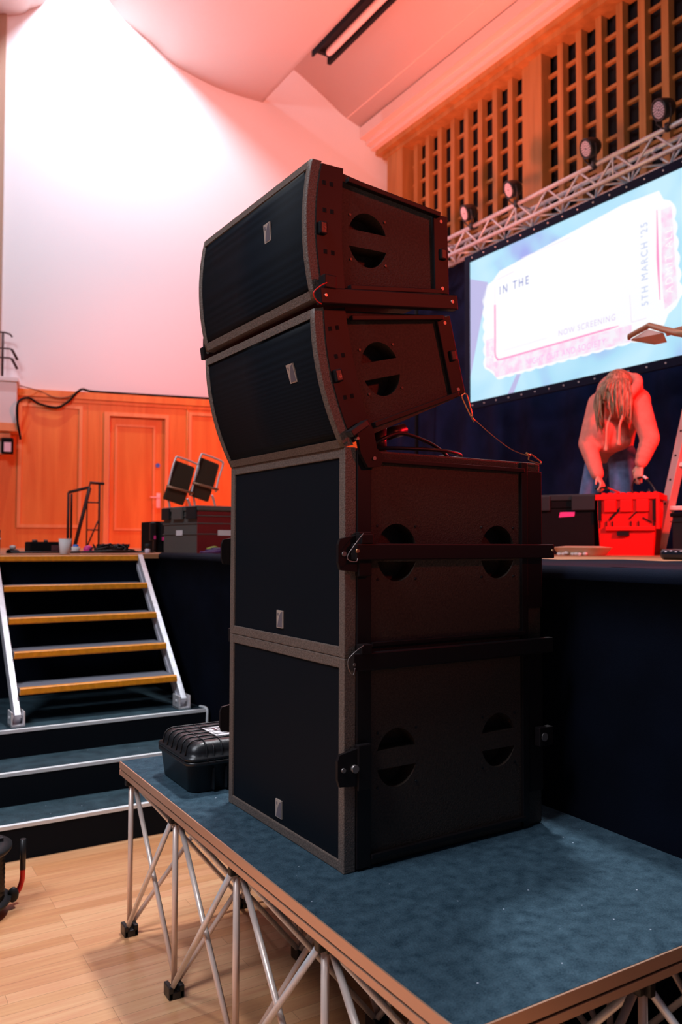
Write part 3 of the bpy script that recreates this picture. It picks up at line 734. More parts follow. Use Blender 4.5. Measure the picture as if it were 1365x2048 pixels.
# ================================================================== CABLE DRUM, bottom left
t = thing('cable_drum', 'black cable drum with a red and black bent tube leg, standing on the wood floor', 'cable reel', (.44, 3.52, 0))
bm = nb(); lathe(bm, [(.10, .03), (.150, .035), (.158, .045), (.158, .055), (.10, .06)], (0, 0, 0), 32); obj('flange', bm, M_greyd, t)
bm = nb(); lathe(bm, [(.10, .235), (.150, .24), (.158, .25), (.158, .262), (.12, .270), (.05, .272)], (0, 0, 0), 32); obj('flange', bm, M_greyd, t)
bm = nb(); lathe(bm, [(.09, .06)] + [(.128 + .006 * math.cos(k * PI), .06 + .0175 * k * .5) for k in range(21)] + [(.09, .235)], (0, 0, 0), 32); obj('wound_cable', bm, M_blk, t)
bm = nb()
for a in range(5):
    aa = a * 2 * PI / 5; box(bm, (.10 * math.cos(aa), .10 * math.sin(aa), .275), (.05, .035, .02), Matrix.Rotation(aa, 3, 'Z'), .003)
obj('socket', bm, M_blk, t)
bm = nb(); lathe(bm, [(.05, .27), (.055, .33), (.045, .40), (.03, .44)], (0, 0, 0), 20); lab(obj('spindle_cap', bm, M_paper, t), 'white cap')
bm = nb(); tube(bm, catm([(.10, -.02, .035), (.15, .0, .035), (.188, .02, .048), (.205, .03, .085), (.207, .03, .13)], 6), .0105, 12); lab(obj('tube_leg', bm, M_redtube, t), 'red bent tube')
bm = nb(); cyl(bm, (.207, .03, .128), (.207, .03, .250), .0115, 12); obj('tube_sleeve', bm, M_blk, t)
bm = nb(); ball(bm, (.165, -.01, .05), (.022, .018, .03)); obj('tube_clip', bm, M_greyd, t)

# ================================================================== LEFT STAGE CLUTTER
def crate(name, label, cx, cy, lx, ly, h, rz, m, lidm, labelm=None, z=SZ, bands=2, lid=True):
    t = thing(name, label, 'crate', (cx, cy, z), rz)
    bm = nb(); bx(bm, (-lx / 2 + .012, -ly / 2 + .012, 0), (lx / 2 - .012, ly / 2 - .012, h * .97), .008)
    for k in range(bands):
        zz = h * (.40 + .22 * k); bx(bm, (-lx / 2 + .004, -ly / 2 + .004, zz), (lx / 2 - .004, ly / 2 - .004, zz + .008), .002)
    bx(bm, (-lx / 2 + .002, -ly / 2 + .002, h * .78), (lx / 2 - .002, ly / 2 - .002, h * .80), .002)
    obj('body', bm, m, t)
    if lid:
        bm = nb(); bx(bm, (-lx / 2, -ly / 2, h * .90), (lx / 2, ly / 2, h), .008); l = obj('lid', bm, lidm, t)
        return t, l
    return t, None
t, l = crate('storage_crate', 'tall dark grey lidded crate with white labels on the stage behind the steps', 2.348, 5.880, .42, .60, .352, math.radians(6), M_grey, M_grey)
for y0, y1 in ((-.30, -.14), (-.08, .10), (.14, .28)):
    bm = nb(); bx(bm, (-.225, y0 + .01, .255), (-.208, y1, .345), .004); obj('lid_clip', bm, M_greyd if y0 != -.08 else M_grey, l)
bm = nb(); bx(bm, (-.2065, -.05, .135), (-.2035, .055, .175)); lb = lab(obj('paper_label', bm, M_paper, t), 'white label')
bm = nb(); bx(bm, (-.04, -.2965, .135), (.08, -.2935, .175)); lab(obj('paper_label', bm, M_paper, t), 'white label')
bm = nb(); bx(bm, (-.208, -.29, .006), (.208, -.2935, .31)); lab(obj('red_lit_side', bm, mat('red_lit_plastic', (.20, .01, .015), .5), t), 'grey side tinted as if lit red')  # same grey crate; the red light on this side is put into its colour
t = thing('flight_case', 'narrow dark case with open latches left of the grey lidded crate', 'case', (2.33, 6.75, SZ))
bm = nb(); bx(bm, (-.12, -.1, 0), (.14, .25, .26), .01); obj('body', bm, M_blkm, t)
bm = nb()
for x in (-.16, -.07, .02): bx(bm, (x, -.13, .10), (x + .05, -.09, .25), .01); bx(bm, (x + .03, -.125, .02), (x + .05, -.10, .12), .004)
obj('catch', bm, M_blk, t)
bm = nb(); bx(bm, (-.06, -.135, .10), (-.03, -.131, .13)); bx(bm, (-.13, -.135, .11), (-.115, -.131, .14)); lab(obj('tape_mark', bm, M_pinkt, t), 'pink tape')
# two chairs stacked on their backs
def chair(label, x, z, sx):
    t = thing('stacking_chair', label, 'chair', (x, 7.0, SZ), 0, 'tipped chairs behind the grey crate')
    R = Matrix.Rotation(math.radians(17), 4, 'Y')
    T = Matrix.Translation((0, 0, z - SZ)) @ R
    bm = nb(); box(bm, (0, 0, 0), (.20, .03, .245), Matrix.Rotation(math.radians(-6), 3, 'X'), .018); bm.transform(T); obj('backrest', bm, M_leather, t)
    bm = nb(); box(bm, (.0, .01, -.185), (.20, .03, .125), Matrix.Rotation(math.radians(8), 3, 'X'), .016); bm.transform(T); obj('seat', bm, M_leather, t)
    bm = nb(); tube(bm, catm([(-.10, -.03, -.13), (-.11, -.03, 0), (-.11, -.03, .125), (-.085, -.03, .15), (.085, -.03, .15), (.118, -.03, .12), (.12, -.02, 0), (.13, -.02, -.14)], 5), .009, 8); bm.transform(T); obj('back_frame', bm, M_alu, t)
    bm = nb(); cyl(bm, (-.115, -.04, -.135), (.14, -.04, -.115), .012, 10); bm.transform(T); obj('crossbar', bm, M_brown, t)
    for dx, top in ((-.09, 0), (.12, 0)):
        bm = nb(); a = T @ Vector((dx, .02, -.17)); tube(bm, catm([a, Vector((a.x + .05, .05, .35)), Vector((a.x + .02, .10, .012))], 5), .010, 8); obj('leg', bm, M_alu, t)
    return t
chair('brown padded stacking chair tipped back behind the grey crate, the left one', 2.575, 2.06, 1)
chair('brown padded stacking chair tipped back behind the grey crate, the right one beside the speakers', 2.815, 2.10, 1)
bm = nb()
for i in range(7):
    a = i * .9; pts = [(2.22 + .04 * i + .10 * math.cos(a + k * .8), 5.36 + .05 * math.sin(a + k * .8), SZ + .014 + .012 * (i % 3)) for k in range(8)]
    tube(bm, catm(pts, 4), .009, 6)
tag(obj('cable_pile', bm, mat('purple_cable', (.07, .02, .12), .4)), 'dark purple cable coiled on the stage edge in front of the grey crate', 'cable')
bm = nb(); tube(bm, catm([(2.18, 5.40, SZ + .036), (2.23, 5.38, SZ + .05), (2.28, 5.42, SZ + .036)], 4), .009, 8); tube(bm, catm([(2.30, 5.40, SZ + .036), (2.34, 5.38, SZ + .05), (2.39, 5.42, SZ + .038)], 4), .009, 8)
tag(obj('cable_tie', bm, mat('yellow_tie', (.35, .38, .06), .5)), 'yellow green strap lying on the purple cable pile', 'strap')
t = thing('paper_cup', 'white paper cup standing at the stage edge above the steps', 'cup', (1.279, 5.72, SZ))
bm = nb(); lathe(bm, [(.030, 0), (.032, .002), (.042, .105), (.039, .105), (.030, .006)], (0, 0, 0), 24); obj('cup_body', bm, M_cup, t)
bm = nb(); tube(bm, [(.0415 * math.cos(a * PI / 12), .0415 * math.sin(a * PI / 12), .105) for a in range(24)], .0022, 6, closed=True); obj('rim', bm, M_cup, t)
t = thing('tape_roll', 'white tape roll with blue core right of the paper cup', 'tape', (1.44, 6.1, SZ))
bm = nb(); lathe(bm, [(.018, 0), (.03, 0), (.03, .05), (.018, .05)], (0, 0, 0), 20); obj('tape', bm, M_cup, t)
bm = nb(); lathe(bm, [(.0, .035), (.018, .035), (.020, .064), (.0, .066)], (0, 0, 0), 16); obj('core', bm, M_blue, t)
t = thing('control_box', 'low black equipment box left of the paper cup', 'equipment box', (1.30, 6.45, SZ))
bm = nb(); bx(bm, (-.13, -.1, 0), (.12, .12, .085), .01); obj('housing', bm, M_blkm, t)
bm = nb(); bx(bm, (.02, -.104, .02), (.10, -.099, .06)); cyl(bm, (.06, -.108, .04), (.06, -.10, .04), .008, 10); obj('socket_panel', bm, M_ink, t)
bm = nb(); cyl(bm, (-.08, 0, .085), (-.08, 0, .10), .02, 12); cyl(bm, (.0, 0, .085), (.0, 0, .10), .015, 12); obj('knob', bm, M_grey, t)
t = thing('patch_box', 'black box tangled in cables at the right end of the top step', 'equipment box', (1.78, 6.35, SZ))
bm = nb(); bx(bm, (-.10, -.06, 0), (.11, .10, .07), .008); obj('housing', bm, M_blkm, t)
bm = nb()
for i in range(8):
    pts = [(-.14 + .035 * i + random.uniform(-.06, .06), -.10 + random.uniform(-.03, .03), .012 + random.uniform(0, .06)) for k in range(6)]
    tube(bm, catm(pts, 4), .006, 6)
obj('cable', bm, M_blk, t)
bm = nb(); ball(bm, (1.58, 6.3, SZ + .03), (.035, .03, .03)); bx(bm, (1.54, 6.28, SZ), (1.62, 6.33, SZ + .02), .004); tag(obj('plug_cover', bm, M_pinkt), 'small pink plug cover between tape roll and tangled cables', 'plug')
bm = nb(); tube(bm, catm([(1.0, 6.2, SZ + .008), (1.2, 6.12, SZ + .01), (1.4, 6.22, SZ + .009), (1.6, 6.12, SZ + .01), (1.8, 6.2, SZ + .009), (2.0, 6.1, SZ + .01), (2.1, 6.3, SZ + .008)], 8), .008, 6); tube(bm, catm([(1.3, 6.0, SZ + .01), (1.5, 6.05, SZ + .012), (1.7, 6.0, SZ + .02), (1.9, 6.08, SZ + .01)], 8), .008, 6)
tag(obj('floor_cable', bm, M_blk), 'black cables snaking along the stage behind the cup and tape', 'cable')
t = thing('mixer_knob', 'black puck with a pale cap at the far left of the stage edge', 'puck', (1.04, 6.3, SZ))
bm = nb(); lathe(bm, [(.045, 0), (.045, .02), (.03, .03), (.0, .03)], (0, 0, 0), 20); obj('base', bm, M_blk, t)
bm = nb(); lathe(bm, [(.02, .03), (.022, .055), (.0, .06)], (0, 0, 0), 16); obj('cap', bm, M_cup, t)
bm = nb(); bx(bm, (.60, 6.1, SZ), (.925, 6.4, SZ + .17), .008); t = tag(obj('flight_case', bm, mat('case_violet', (.03, .02, .06), .5)), 'dark violet case cut by the left edge of the photo', 'case')
bm = nb(); bx(bm, (.60, 6.095, SZ + .10), (.928, 6.1, SZ + .11)); obj('trim_strip', bm, M_alu, t)
t = thing('water_bottle', 'tiny clear bottle with grey cap at the right end of the top step', 'bottle', (1.93, 5.95, SZ))
bm = nb(); lathe(bm, [(.018, 0), (.02, .01), (.02, .03), (.012, .04), (.0, .04)], (0, 0, 0), 16); obj('bottle_body', bm, M_lens, t)
bm = nb(); lathe(bm, [(.02, .04), (.02, .072), (.0, .074)], (0, 0, 0), 16); obj('bottle_cap', bm, M_greyd, t)
# handrail guard at stage-side stair
t = thing('handrail', 'dark red steel handrail with a sloping brace near the panelled wall', 'handrail', (2.2, 9.0, SZ))
H = lambda *p: [Vector(q) for q in p]
bm = nb(); tube(bm, H((2.04, 9, SZ), (2.04, 9, 2.0)), .014, 8); obj('upright', bm, M_wire, t, True)
bm = nb(); tube(bm, H((2.085, 9.05, SZ), (2.085, 9.05, 1.99)), .012, 8); obj('upright', bm, M_wire, t, True)
bm = nb(); tube(bm, H((2.37, 9, SZ), (2.37, 9, 2.11)), .012, 8); obj('upright', bm, M_wire, t, True)
bm = nb(); tube(bm, H((2.24, 9, SZ), (2.24, 9, 1.95)), .008, 8); tube(bm, H((2.24, 9, 1.90), (2.37, 9, 1.90)), .008, 8); tube(bm, H((2.24, 9, 1.60), (2.37, 9, 1.60)), .008, 8); tube(bm, H((2.25, 9, SZ + .05), (2.36, 9, 1.7)), .008, 8); obj('infill', bm, M_wire, t, True)
bm = nb(); tube(bm, H((2.04, 9, 2.0), (2.26, 9, 2.065), (2.27, 9, 2.115), (2.42, 9, 2.11)), .016, 8); obj('top_rail', bm, M_wire, t, True)
bm = nb(); tube(bm, H((2.10, 8.98, SZ), (2.26, 8.98, 2.06)), .020, 8); obj('sloping_brace', bm, M_wire, t, True)

# ================================================================== LEFT WALL FITTINGS
t = thing('side_balcony', 'white box balcony with wood base high on the left edge', 'balcony', (1.9, 13.2, 3.0)); t['kind'] = 'structure'
bm = nb(); wbox(bm, -6, -1.82, 3.24, 3.86, 0, .42); obj('front_panel', bm, M_white, t, True)
bm = nb(); wbox(bm, -6, -1.79, 3.86, 3.93, 0, .46, .01); obj('coping', bm, M_white, t, True)
bm = nb(); wbox(bm, -6, -1.80, 3.12, 3.24, 0, .44); wbox(bm, -6, -1.90, 3.02, 3.12, 0, .36); obj('base_moulding', bm, M_oaklt, t, True)
bm = nb(); wbox(bm, -6, -2.0, 2.80, 3.02, 0, .26); obj('soffit', bm, M_pink, t, True)
t = thing('balcony_railing', 'thin dark metal railing on top of the white balcony', 'railing', (1.9, 13, 3.93))
def wp(s, o, z): return WL @ Vector((s, -o, z))
for s in (-2.03, -2.9):
    bm = nb(); tube(bm, [wp(s, .3, 3.93), wp(s, .3, 4.62)], .018, 8); obj('post', bm, M_wire, t, True)
bm = nb(); tube(bm, [wp(-5, .3, 4.60), wp(-2.0, .3, 4.62), wp(-1.93, .3, 4.60), wp(-1.90, .3, 4.56)], .014, 8); obj('top_rail', bm, M_wire, t, True)
for a, b in ((4.38, 4.24), (4.24, 4.10)):
    bm = nb(); tube(bm, [wp(-5, .3, a - .02), wp(-1.93, .3, a), wp(-1.90, .3, a - .01), wp(-1.82, .3, b - .02)], [.012, .012, .020, .020], 8); obj('rail', bm, M_wire, t, True)
bm = nb(); tube(bm, catm([wp(-1.75, .44, 3.0), wp(-1.80, .46, 3.3), wp(-1.79, .47, 3.55), wp(-1.66, .12, 3.68), wp(-1.5, .11, 3.60), wp(-1.25, .11, 3.56), wp(-1.08, .11, 3.66), wp(-.9, .11, 3.86), wp(-.7, .07, 3.85), wp(0, .06, 3.85), wp(2, .06, 3.86), wp(4, .06, 3.86)], 8), .018, 8)
tag(obj('wall_cable', bm, M_blkm), 'thick black cable draped along the top of the wood panelling', 'cable')
bm = nb(); tube(bm, catm([wp(-1.77, .46, 3.8), wp(-1.5, .11, 3.80), wp(-1.3, .11, 3.72), wp(-1.1, .11, 3.73), wp(-.9, .1, 3.84)], 8), .008, 6)
tag(obj('thin_cable', bm, mat('brown_cable', (.15, .06, .03), .6)), 'thin brown cable looping above the thick one beside the balcony', 'cable')
bm = nb(); tube(bm, [wp(.78, .055, SZ), wp(.78, .055, 3.84)], .012, 8); tag(obj('conduit', bm, M_oak), 'thin vertical cable run right of the door', 'cable')
t = thing('wall_speaker', 'small dark box with pale face under the balcony', 'wall fitting', tuple(wp(-1.93, .38, 2.78)), math.radians(-12))
bm = nb(); bx(bm, (-.09, -.05, 0), (.08, .08, .24), .02); obj('housing', bm, M_blkm, t)
bm = nb(); bx(bm, (-.05, -.056, .03), (.05, -.05, .17), .002); obj('face', bm, M_lens, t)
# ceiling light
t = thing('ceiling_light', 'long black ceiling fitting with a pale tube, hung under the ceiling', 'ceiling light', (6.44, 8.5, 9.3))
bm = nb(); bx(bm, (6.24, 5.6, 9.40), (6.42, 11.15, 9.44)); bx(bm, (6.24, 5.6, 9.30), (6.27, 11.2, 9.42)); bx(bm, (6.56, 5.6, 9.30), (6.62, 11.25, 9.42)); bx(bm, (6.24, 5.6, 9.42), (6.62, 11.2, 9.45)); bx(bm, (6.30, 11.05, 9.33), (6.60, 11.12, 9.40)); obj('housing', bm, M_dark, t, True)
bm = nb(); tube(bm, [(6.47, 5.6, 9.36), (6.47, 11.0, 9.36), (6.47, 11.06, 9.36), (6.47, 11.09, 9.36)], [.062, .062, .05, .02], 16); obj('tube_lamp', bm, mat('diffuser', (.85, .70, .72), .5), t, True)
for y in (7, 9.5):
    bm = nb(); cyl(bm, (6.43, y, 9.45), (6.43, y, 9.80), .012, 8); obj('hanger', bm, M_dark, t, True)
bm = nb(); lathe(bm, [(.05, 0), (.045, -.02), (0, -.03)], (7.95, 10.95, 8.85), 12); tag(obj('ceiling_sensor', bm, M_dark), 'tiny dark dot fitting on the sloping ceiling', 'sensor')

# ================================================================== SCREEN, TRUSS, LAMPS
XS = 7.58
t = thing('projection_screen', 'large lit screen showing a pink and white ticket over the stage', 'screen', (XS, 7.1, 3.4))
Y0, Y1, Z0, Z1 = 5.30, 8.90, 3.475, 5.50
def em(name, c, s=1.0):
    return mat(name, (.02, .02, .02), .6, emit=c, es=s)
def mulz(bm): return bm
EB = bpy.data.materials.new('screen_sky'); EB.use_nodes = True
nt = EB.node_tree; b = nt.nodes['Principled BSDF']; tc = nt.nodes.new('ShaderNodeTexCoord'); n = nt.nodes.new('ShaderNodeTexNoise'); n.inputs['Scale'].default_value = .9; n.inputs['Detail'].default_value = 2; n.inputs['Distortion'].default_value = .6
r = nt.nodes.new('ShaderNodeValToRGB'); cr = r.color_ramp; cr.elements[0].position = .3; cr.elements[0].color = (.34, .42, .86, 1); cr.elements[1].position = .62; cr.elements[1].color = (.55, .85, 1.0, 1); e = cr.elements.new(.45); e.color = (.42, .76, .95, 1)
nt.links.new(tc.outputs['Object'], n.inputs['Vector']); nt.links.new(n.outputs['Fac'], r.inputs[0]); nt.links.new(r.outputs[0], b.inputs['Emission Color']); b.inputs['Emission Strength'].default_value = 1.0; b.inputs['Base Color'].default_value = (.02, .02, .02, 1)
bm = nb(); bx(bm, (XS, Y0, Z0), (XS + .02, Y1, Z1)); obj('picture', bm, EB, t, True)
bm = nb(); f = .10; bx(bm, (XS - .02, Y0 - f, Z0 - f), (XS + .03, Y1 + f, Z0)); bx(bm, (XS - .02, Y0 - f, Z1), (XS + .03, Y1 + f, Z1 + f)); bx(bm, (XS - .02, Y0 - f, Z0), (XS + .03, Y0, Z1)); bx(bm, (XS - .02, Y1, Z0), (XS + .03, Y1 + f, Z1))
fr = obj('frame', bm, mat('screen_border', (.003, .008, .030), .8, spec=.2), t, True)
bm = nb(); k = 0; y = Y0 + .1
while y < Y1:
    ball(bm, (XS - .024, y, Z0 - .05), .010, 8); ball(bm, (XS - .024, y, Z1 + .05), .010, 8); y += .245
obj('fixing', bm, M_nose, fr, True)
# ticket with a scalloped outline
def ticket(grow=0.):
    P = []; x = XS - .003
    def run(a, b, k, amp, nrm):
        a = Vector((x, *a)); b = Vector((x, *b)); nrm = Vector((0, *nrm))
        for i in range(k * 6): q = i / (k * 6); P.append(a + (b - a) * q + nrm * amp * abs(math.sin(q * k * PI)))
    def pt(*p): P.append(Vector((x, *p)))
    run((8.28, 5.20), (5.80, 5.415), 1, 0, (0, 1)); pt(5.72, 5.36); pt(5.66, 5.24); pt(5.58, 5.20)
    run((5.54, 5.15), (5.46, 4.10), 6, .03, (-1, 0)); pt(5.52, 4.02); pt(5.62, 3.96); pt(5.70, 3.80)
    run((5.74, 3.76), (8.36, 3.72), 14, .018, (0, -1)); pt(8.42, 3.80); pt(8.50, 3.86)
    run((8.58, 3.90), (8.60, 4.96), 6, .04, (1, 0)); pt(8.54, 5.07); pt(8.42, 5.10); pt(8.34, 5.16)
    return P
bm = nb(); poly(bm, ticket(), (.003, 0, 0)); tk = obj('ticket_picture', bm, em('ticket_white', (.96, .98, .99), 1.0), t, True)
def pinkmat():
    m = bpy.data.materials.new('ticket_pink'); m.use_nodes = True; nt = m.node_tree; b = nt.nodes['Principled BSDF']; tc = nt.nodes.new('ShaderNodeTexCoord')
    n = nt.nodes.new('ShaderNodeTexNoise'); n.inputs['Scale'].default_value = 9; n.inputs['Detail'].default_value = 5; r = nt.nodes.new('ShaderNodeValToRGB')
    r.color_ramp.elements[0].position = .36; r.color_ramp.elements[0].color = (.96, .64, .86, 1); r.color_ramp.elements[1].position = .60; r.color_ramp.elements[1].color = (.92, .88, .96, 1)
    nt.links.new(tc.outputs['Object'], n.inputs['Vector']); nt.links.new(n.outputs['Fac'], r.inputs[0]); nt.links.new(r.outputs[0], b.inputs['Emission Color']); b.inputs['Emission Strength'].default_value = 1; b.inputs['Base Color'].default_value = (.02, .02, .02, 1); return m
bm = nb(); poly(bm, [(XS - .003, 8.895, 5.26), (XS - .003, 8.52, 5.11), (XS - .003, 8.64, 4.7), (XS - .003, 8.895, 3.85)], (.003, 0, 0)); poly(bm, [(XS - .003, 7.96, 3.715), (XS - .003, 7.88, 3.715), (XS - .003, 8.02, 3.477), (XS - .003, 8.13, 3.477)], (.003, 0, 0)); obj('lavender_shape', bm, em('screen_lavender', (.50, .50, .80)), tk, True)
MP = pinkmat(); xa = XS - .006; xb = XS - .0032
bm = nb(); obj_ = [((6.10, 3.765), (8.36, 3.745), (8.40, 3.83), (8.56, 3.93), (8.56, 4.30), (8.40, 4.30), (8.40, 3.965), (6.10, 3.955)), ((5.50, 4.10), (5.66, 4.02), (5.69, 4.3), (5.69, 5.13), (5.56, 5.13))]
for q_ in obj_: poly(bm, [(xa, *p) for p in q_], (xb - xa, 0, 0))
obj('pink_band', bm, MP, tk, True)
ML = em('ticket_line', (1.0, .35, .62)); ML2 = em('ticket_faint', (.86, .78, .92)); MT = em('ticket_text', (.20, .26, .62)); MT2 = em('ticket_text_pale', (.72, .60, .86)); MT3 = em('ticket_text_pink', (.95, .50, .85)); MT4 = em('ticket_text_white', (1, 1, 1)); MT5 = em('ticket_text_blue', (.52, .60, .85))
x2 = XS - .007
bm = nb(); tube(bm, catm([(x2, 8.37, 4.75), (x2, 8.37, 4.3), (x2, 8.37, 4.07), (x2, 8.33, 4.0), (x2, 8.24, 3.975), (x2, 7.5, 3.975), (x2, 6.28, 3.979)], 6), [.012] * 36 + [.004], 6); tube(bm, [(x2, 5.745, 5.15), (x2, 5.74, 4.6), (x2, 5.72, 4.14)], [.004, .016, .004], 6); obj('pink_line', bm, ML, tk, True)
bm = nb(); tube(bm, [(x2, 8.37, 5.02), (x2, 8.37, 4.75)], .004, 4); tube(bm, [(x2, 8.32, 5.09), (x2, 8.0, 5.11)], .005, 4); tube(bm, [(x2, 6.10, 3.98), (x2, 6.12, 4.30)], .005, 4); tube(bm, [(x2, 6.1, 3.98), (x2, 5.9, 3.98)], .005, 4); tube(bm, [(x2, 8.2, 4.08), (x2, 7.4, 4.085)], .003, 4); tube(bm, [(x2, 7.85, 5.25), (x2, 7.0, 5.25)], .004, 4); obj('faint_line', bm, ML2, tk, True)
def scrtext(s, size, y, z, m, vertical=False, spacing=1.0, name='lettering', sx=1.0):
    cu = bpy.data.curves.new('t', 'FONT'); cu.body = s; cu.size = size; cu.space_character = spacing; o = bpy.data.objects.new('t', cu); C.objects.link(o)
    dg = bpy.context.evaluated_depsgraph_get(); dg.update(); me = bpy.data.meshes.new_from_object(o.evaluated_get(dg)); b2 = nb(); b2.from_mesh(me); bpy.data.objects.remove(o)
    R = Matrix(((0, 0, -1, x2 - .002), (-1, 0, 0, y), (0, 1, 0, z), (0, 0, 0, 1)))     # text x -> -y, text y -> z
    if vertical: R = R @ Matrix.Rotation(PI / 2, 4, 'Z')
    R = R @ Matrix.Diagonal((sx, 1, 1, 1))
    b2.transform(R); return obj(name, b2, m, tk, True)
scrtext('IN THE', .16, 8.28, 4.87, MT, spacing=1.5, sx=.8)
scrtext('NOW SCREENING', .105, 7.21, 4.06, MT2, spacing=1.2, sx=.9)
scrtext('NIGHT OUT AND SOCIETY', .115, 7.78, 3.80, MT3, spacing=1.2, sx=.80)
scrtext("5TH MARCH '25", .13, 5.87, 4.12, MT5, True, 1.3, sx=.82)
scrtext('ADMIT ALL', .13, 5.555, 4.18, MT4, True, 1.3, sx=.9)
scrtext('ADMIT ALL', .10, 8.43, 4.02, MT4, True, 1.2, sx=.8)
# truss
t = thing('lighting_truss', 'silver box truss running across above the screen', 'truss', (7.75, 7, 5.75))
TX, TZs = (7.60, 7.88), (5.76, 6.02)
for x in TX:
    for z in TZs:
        bm = nb(); cyl(bm, (x, 3.8, z), (x, 10.6, z), .029, 12); obj('chord', bm, M_alum, t, True)
k = 0; y = 3.9
def br(a, b): 
    bm = nb(); cyl(bm, a, b, .014, 8); obj('brace', bm, M_alum, t, True)
while y < 10.4:
    y2 = y + .27; f = k % 2
    br((TX[0], y, TZs[f]), (TX[0], y2, TZs[1 - f]))
    br((TX[1], y, TZs[1 - f]), (TX[1], y2, TZs[f]))
    if y > 4.6: br((TX[f], y, TZs[0]), (TX[1 - f], y2, TZs[0]))
    y += .27; k += 1
for y in (5.0, 6.36, 7.98, 9.6):
    bm = nb(); 
    for z in TZs: cyl(bm, (TX[0], y, z), (TX[1], y, z), .012, 8)
    for x in TX: cyl(bm, (x, y, TZs[0]), (x, y, TZs[1]), .012, 8)
    obj('truss_joint', bm, M_alum, t, True)
for y in (4.2, 10.4):
    bm = nb(); cyl(bm, (7.74, y, SZ), (7.74, y, 5.76), .03, 12); box(bm, (7.74, y, SZ + .01), (.5, .5, .02)); obj('support_leg', bm, M_blkm, t, True)
# LED par lamps on the truss
def par(y, lab_, tilt, first=None):
    if first is not None:
        o = copy_tree(first); o.location = (7.5, y, 6.04); o['label'] = lab_; return o
    t = thing('par_lamp', lab_, 'stage light', (7.5, y, 6.04), 0, 'round lamps on the lighting truss')
    d = Vector((-.75, .25, -.30)).normalized(); c = Vector((0, 0, .16))
    bm = nb(); lathe(bm, [(.060, -.13), (.095, -.09), (.112, -.02), (.118, .045), (.118, .06), (.100, .06), (.098, .048), (.0, .046)], c, 28, d); obj('housing', bm, M_blk, t)
    bm = nb(); lathe(bm, [(.096, .046), (.096, .052), (.0, .052)], c, 28, d); o = obj('lens_plate', bm, mat('lens_plate', (.10, .07, .13), .3), t)
    u, v = frame_of(d); bm = nb()
    for rr, nn in ((.026, 6), (.052, 12), (.078, 18)):
        for i in range(nn):
            a = 2 * PI * i / nn; p = c + d * .053 + (u * math.cos(a) + v * math.sin(a)) * rr; ball(bm, p, .0108, 8)
    obj('led', bm, M_lens, o)['kind'] = 'stuff'
    s = Vector((.25, .75, 0)).normalized(); bm = nb(); tube(bm, [c + s * .13, c + s * .13 + Vector((.02, 0, -.10)), Vector((.06, 0, -.02)) + s * .05, Vector((.06, 0, -.02)) - s * .05, c - s * .13 + Vector((.02, 0, -.10)), c - s * .13], .010, 8); obj('yoke', bm, M_blk, t)
    bm = nb(); box(bm, (.08, 0, -.02), (.06, .05, .09), None, .01); obj('clamp', bm, M_blk, t)
    return t
p0 = par(8.86, 'round black stage lamp on the truss, closest to the speaker stack', 0)
par(7.95, 'round black stage lamp on the truss, second from the speaker stack', 0, p0)
par(6.62, 'round black stage lamp on the truss, third from the speaker stack', 0, p0)
par(5.60, 'round black stage lamp on the truss at the right edge of the photo', 0, p0)

# ================================================================== RIGHT STAGE THINGS
t, l = crate('storage_crate', 'black lidded crate with a pink tape mark behind the speaker stack', 4.556 + .177, 4.39 + .094, .40, .60, .45, math.radians(28), M_blkm, M_greyd, bands=0)
for y0, y1 in ((-.30, -.13), (.03, .13)):
    bm = nb(); bx(bm, (-.215, y0, .33), (-.195, y1, .44), .006); obj('lid_clip', bm, M_greyd, l)
bm = nb(); poly(bm, [(-.1905, -.03, .280), (-.1905, -.145, .286), (-.1905, -.15, .320), (-.1905, -.04, .318)], (-.002, 0, 0)); lab(obj('tape_mark', bm, M_pinkt, t), 'pink tape')
# red crate: tapered with hinged interlocking lid
t = thing('storage_crate', 'bright red crate with moulded ribs that the person leans over', 'crate', (4.935, 4.0, SZ), math.radians(28))
bm = nb(); loft(bm, [[(-.18, -.20, 0), (.18, -.20, 0), (.18, .22, 0), (-.18, .22, 0)], [(-.19, -.235, .30), (.19, -.235, .30), (.19, .24, .30), (-.19, .24, .30)], [(-.19, -.235, .42), (.19, -.235, .42), (.19, .24, .42), (-.19, .24, .42)]], False); obj('body', bm, M_red, t)
bm = nb(); bx(bm, (-.21, -.265, .385), (-.18, .255, .425), .004); bx(bm, (.18, -.265, .385), (.21, .255, .425), .004); bx(bm, (-.2, -.265, .385), (.2, -.235, .425), .004); bx(bm, (-.2, .235, .385), (.2, .255, .425), .004); bx(bm, (-.215, -.265, .18), (-.188, -.235, .40), .004); bx(bm, (-.215, -.23, .17), (-.185, .17, .20), .004)
for y in (-.18, -.05, .08): bx(bm, (-.212, y, .30), (-.186, y + .10, .385), .004)
obj('rim', bm, M_red, t)
bm = nb()
for y, z, yy, zz in ((-.20, .225, -.13, .26), (-.12, .33, -.02, .25), (.04, .34, .14, .25), (.06, .31, .14, .24)): beam(bm, (-.1945, y, z), (-.1945, yy, zz), .004, .008)
for y in (-.22, -.1, -.04, .11, .16, .215): bx(bm, (-.197, y, .19), (-.1905, y + .008, .235))
for y in (-.232, .205): bx(bm, (-.216, y, .24), (-.19, y + .022, .38))
bx(bm, (-.2155, -.02, .135), (-.184, .075, .165))
obj('handle_slot', bm, M_hole, t)
bm = nb()
for i in range(9): bx(bm, (-.20, -.24 + i * .052, .424), (.19, -.215 + i * .052, .436), .002)
obj('lid_teeth', bm, M_red, t)
for ch in t.children:
    ch.data.transform(Matrix.Diagonal((.80, .86, 1.04, 1)))
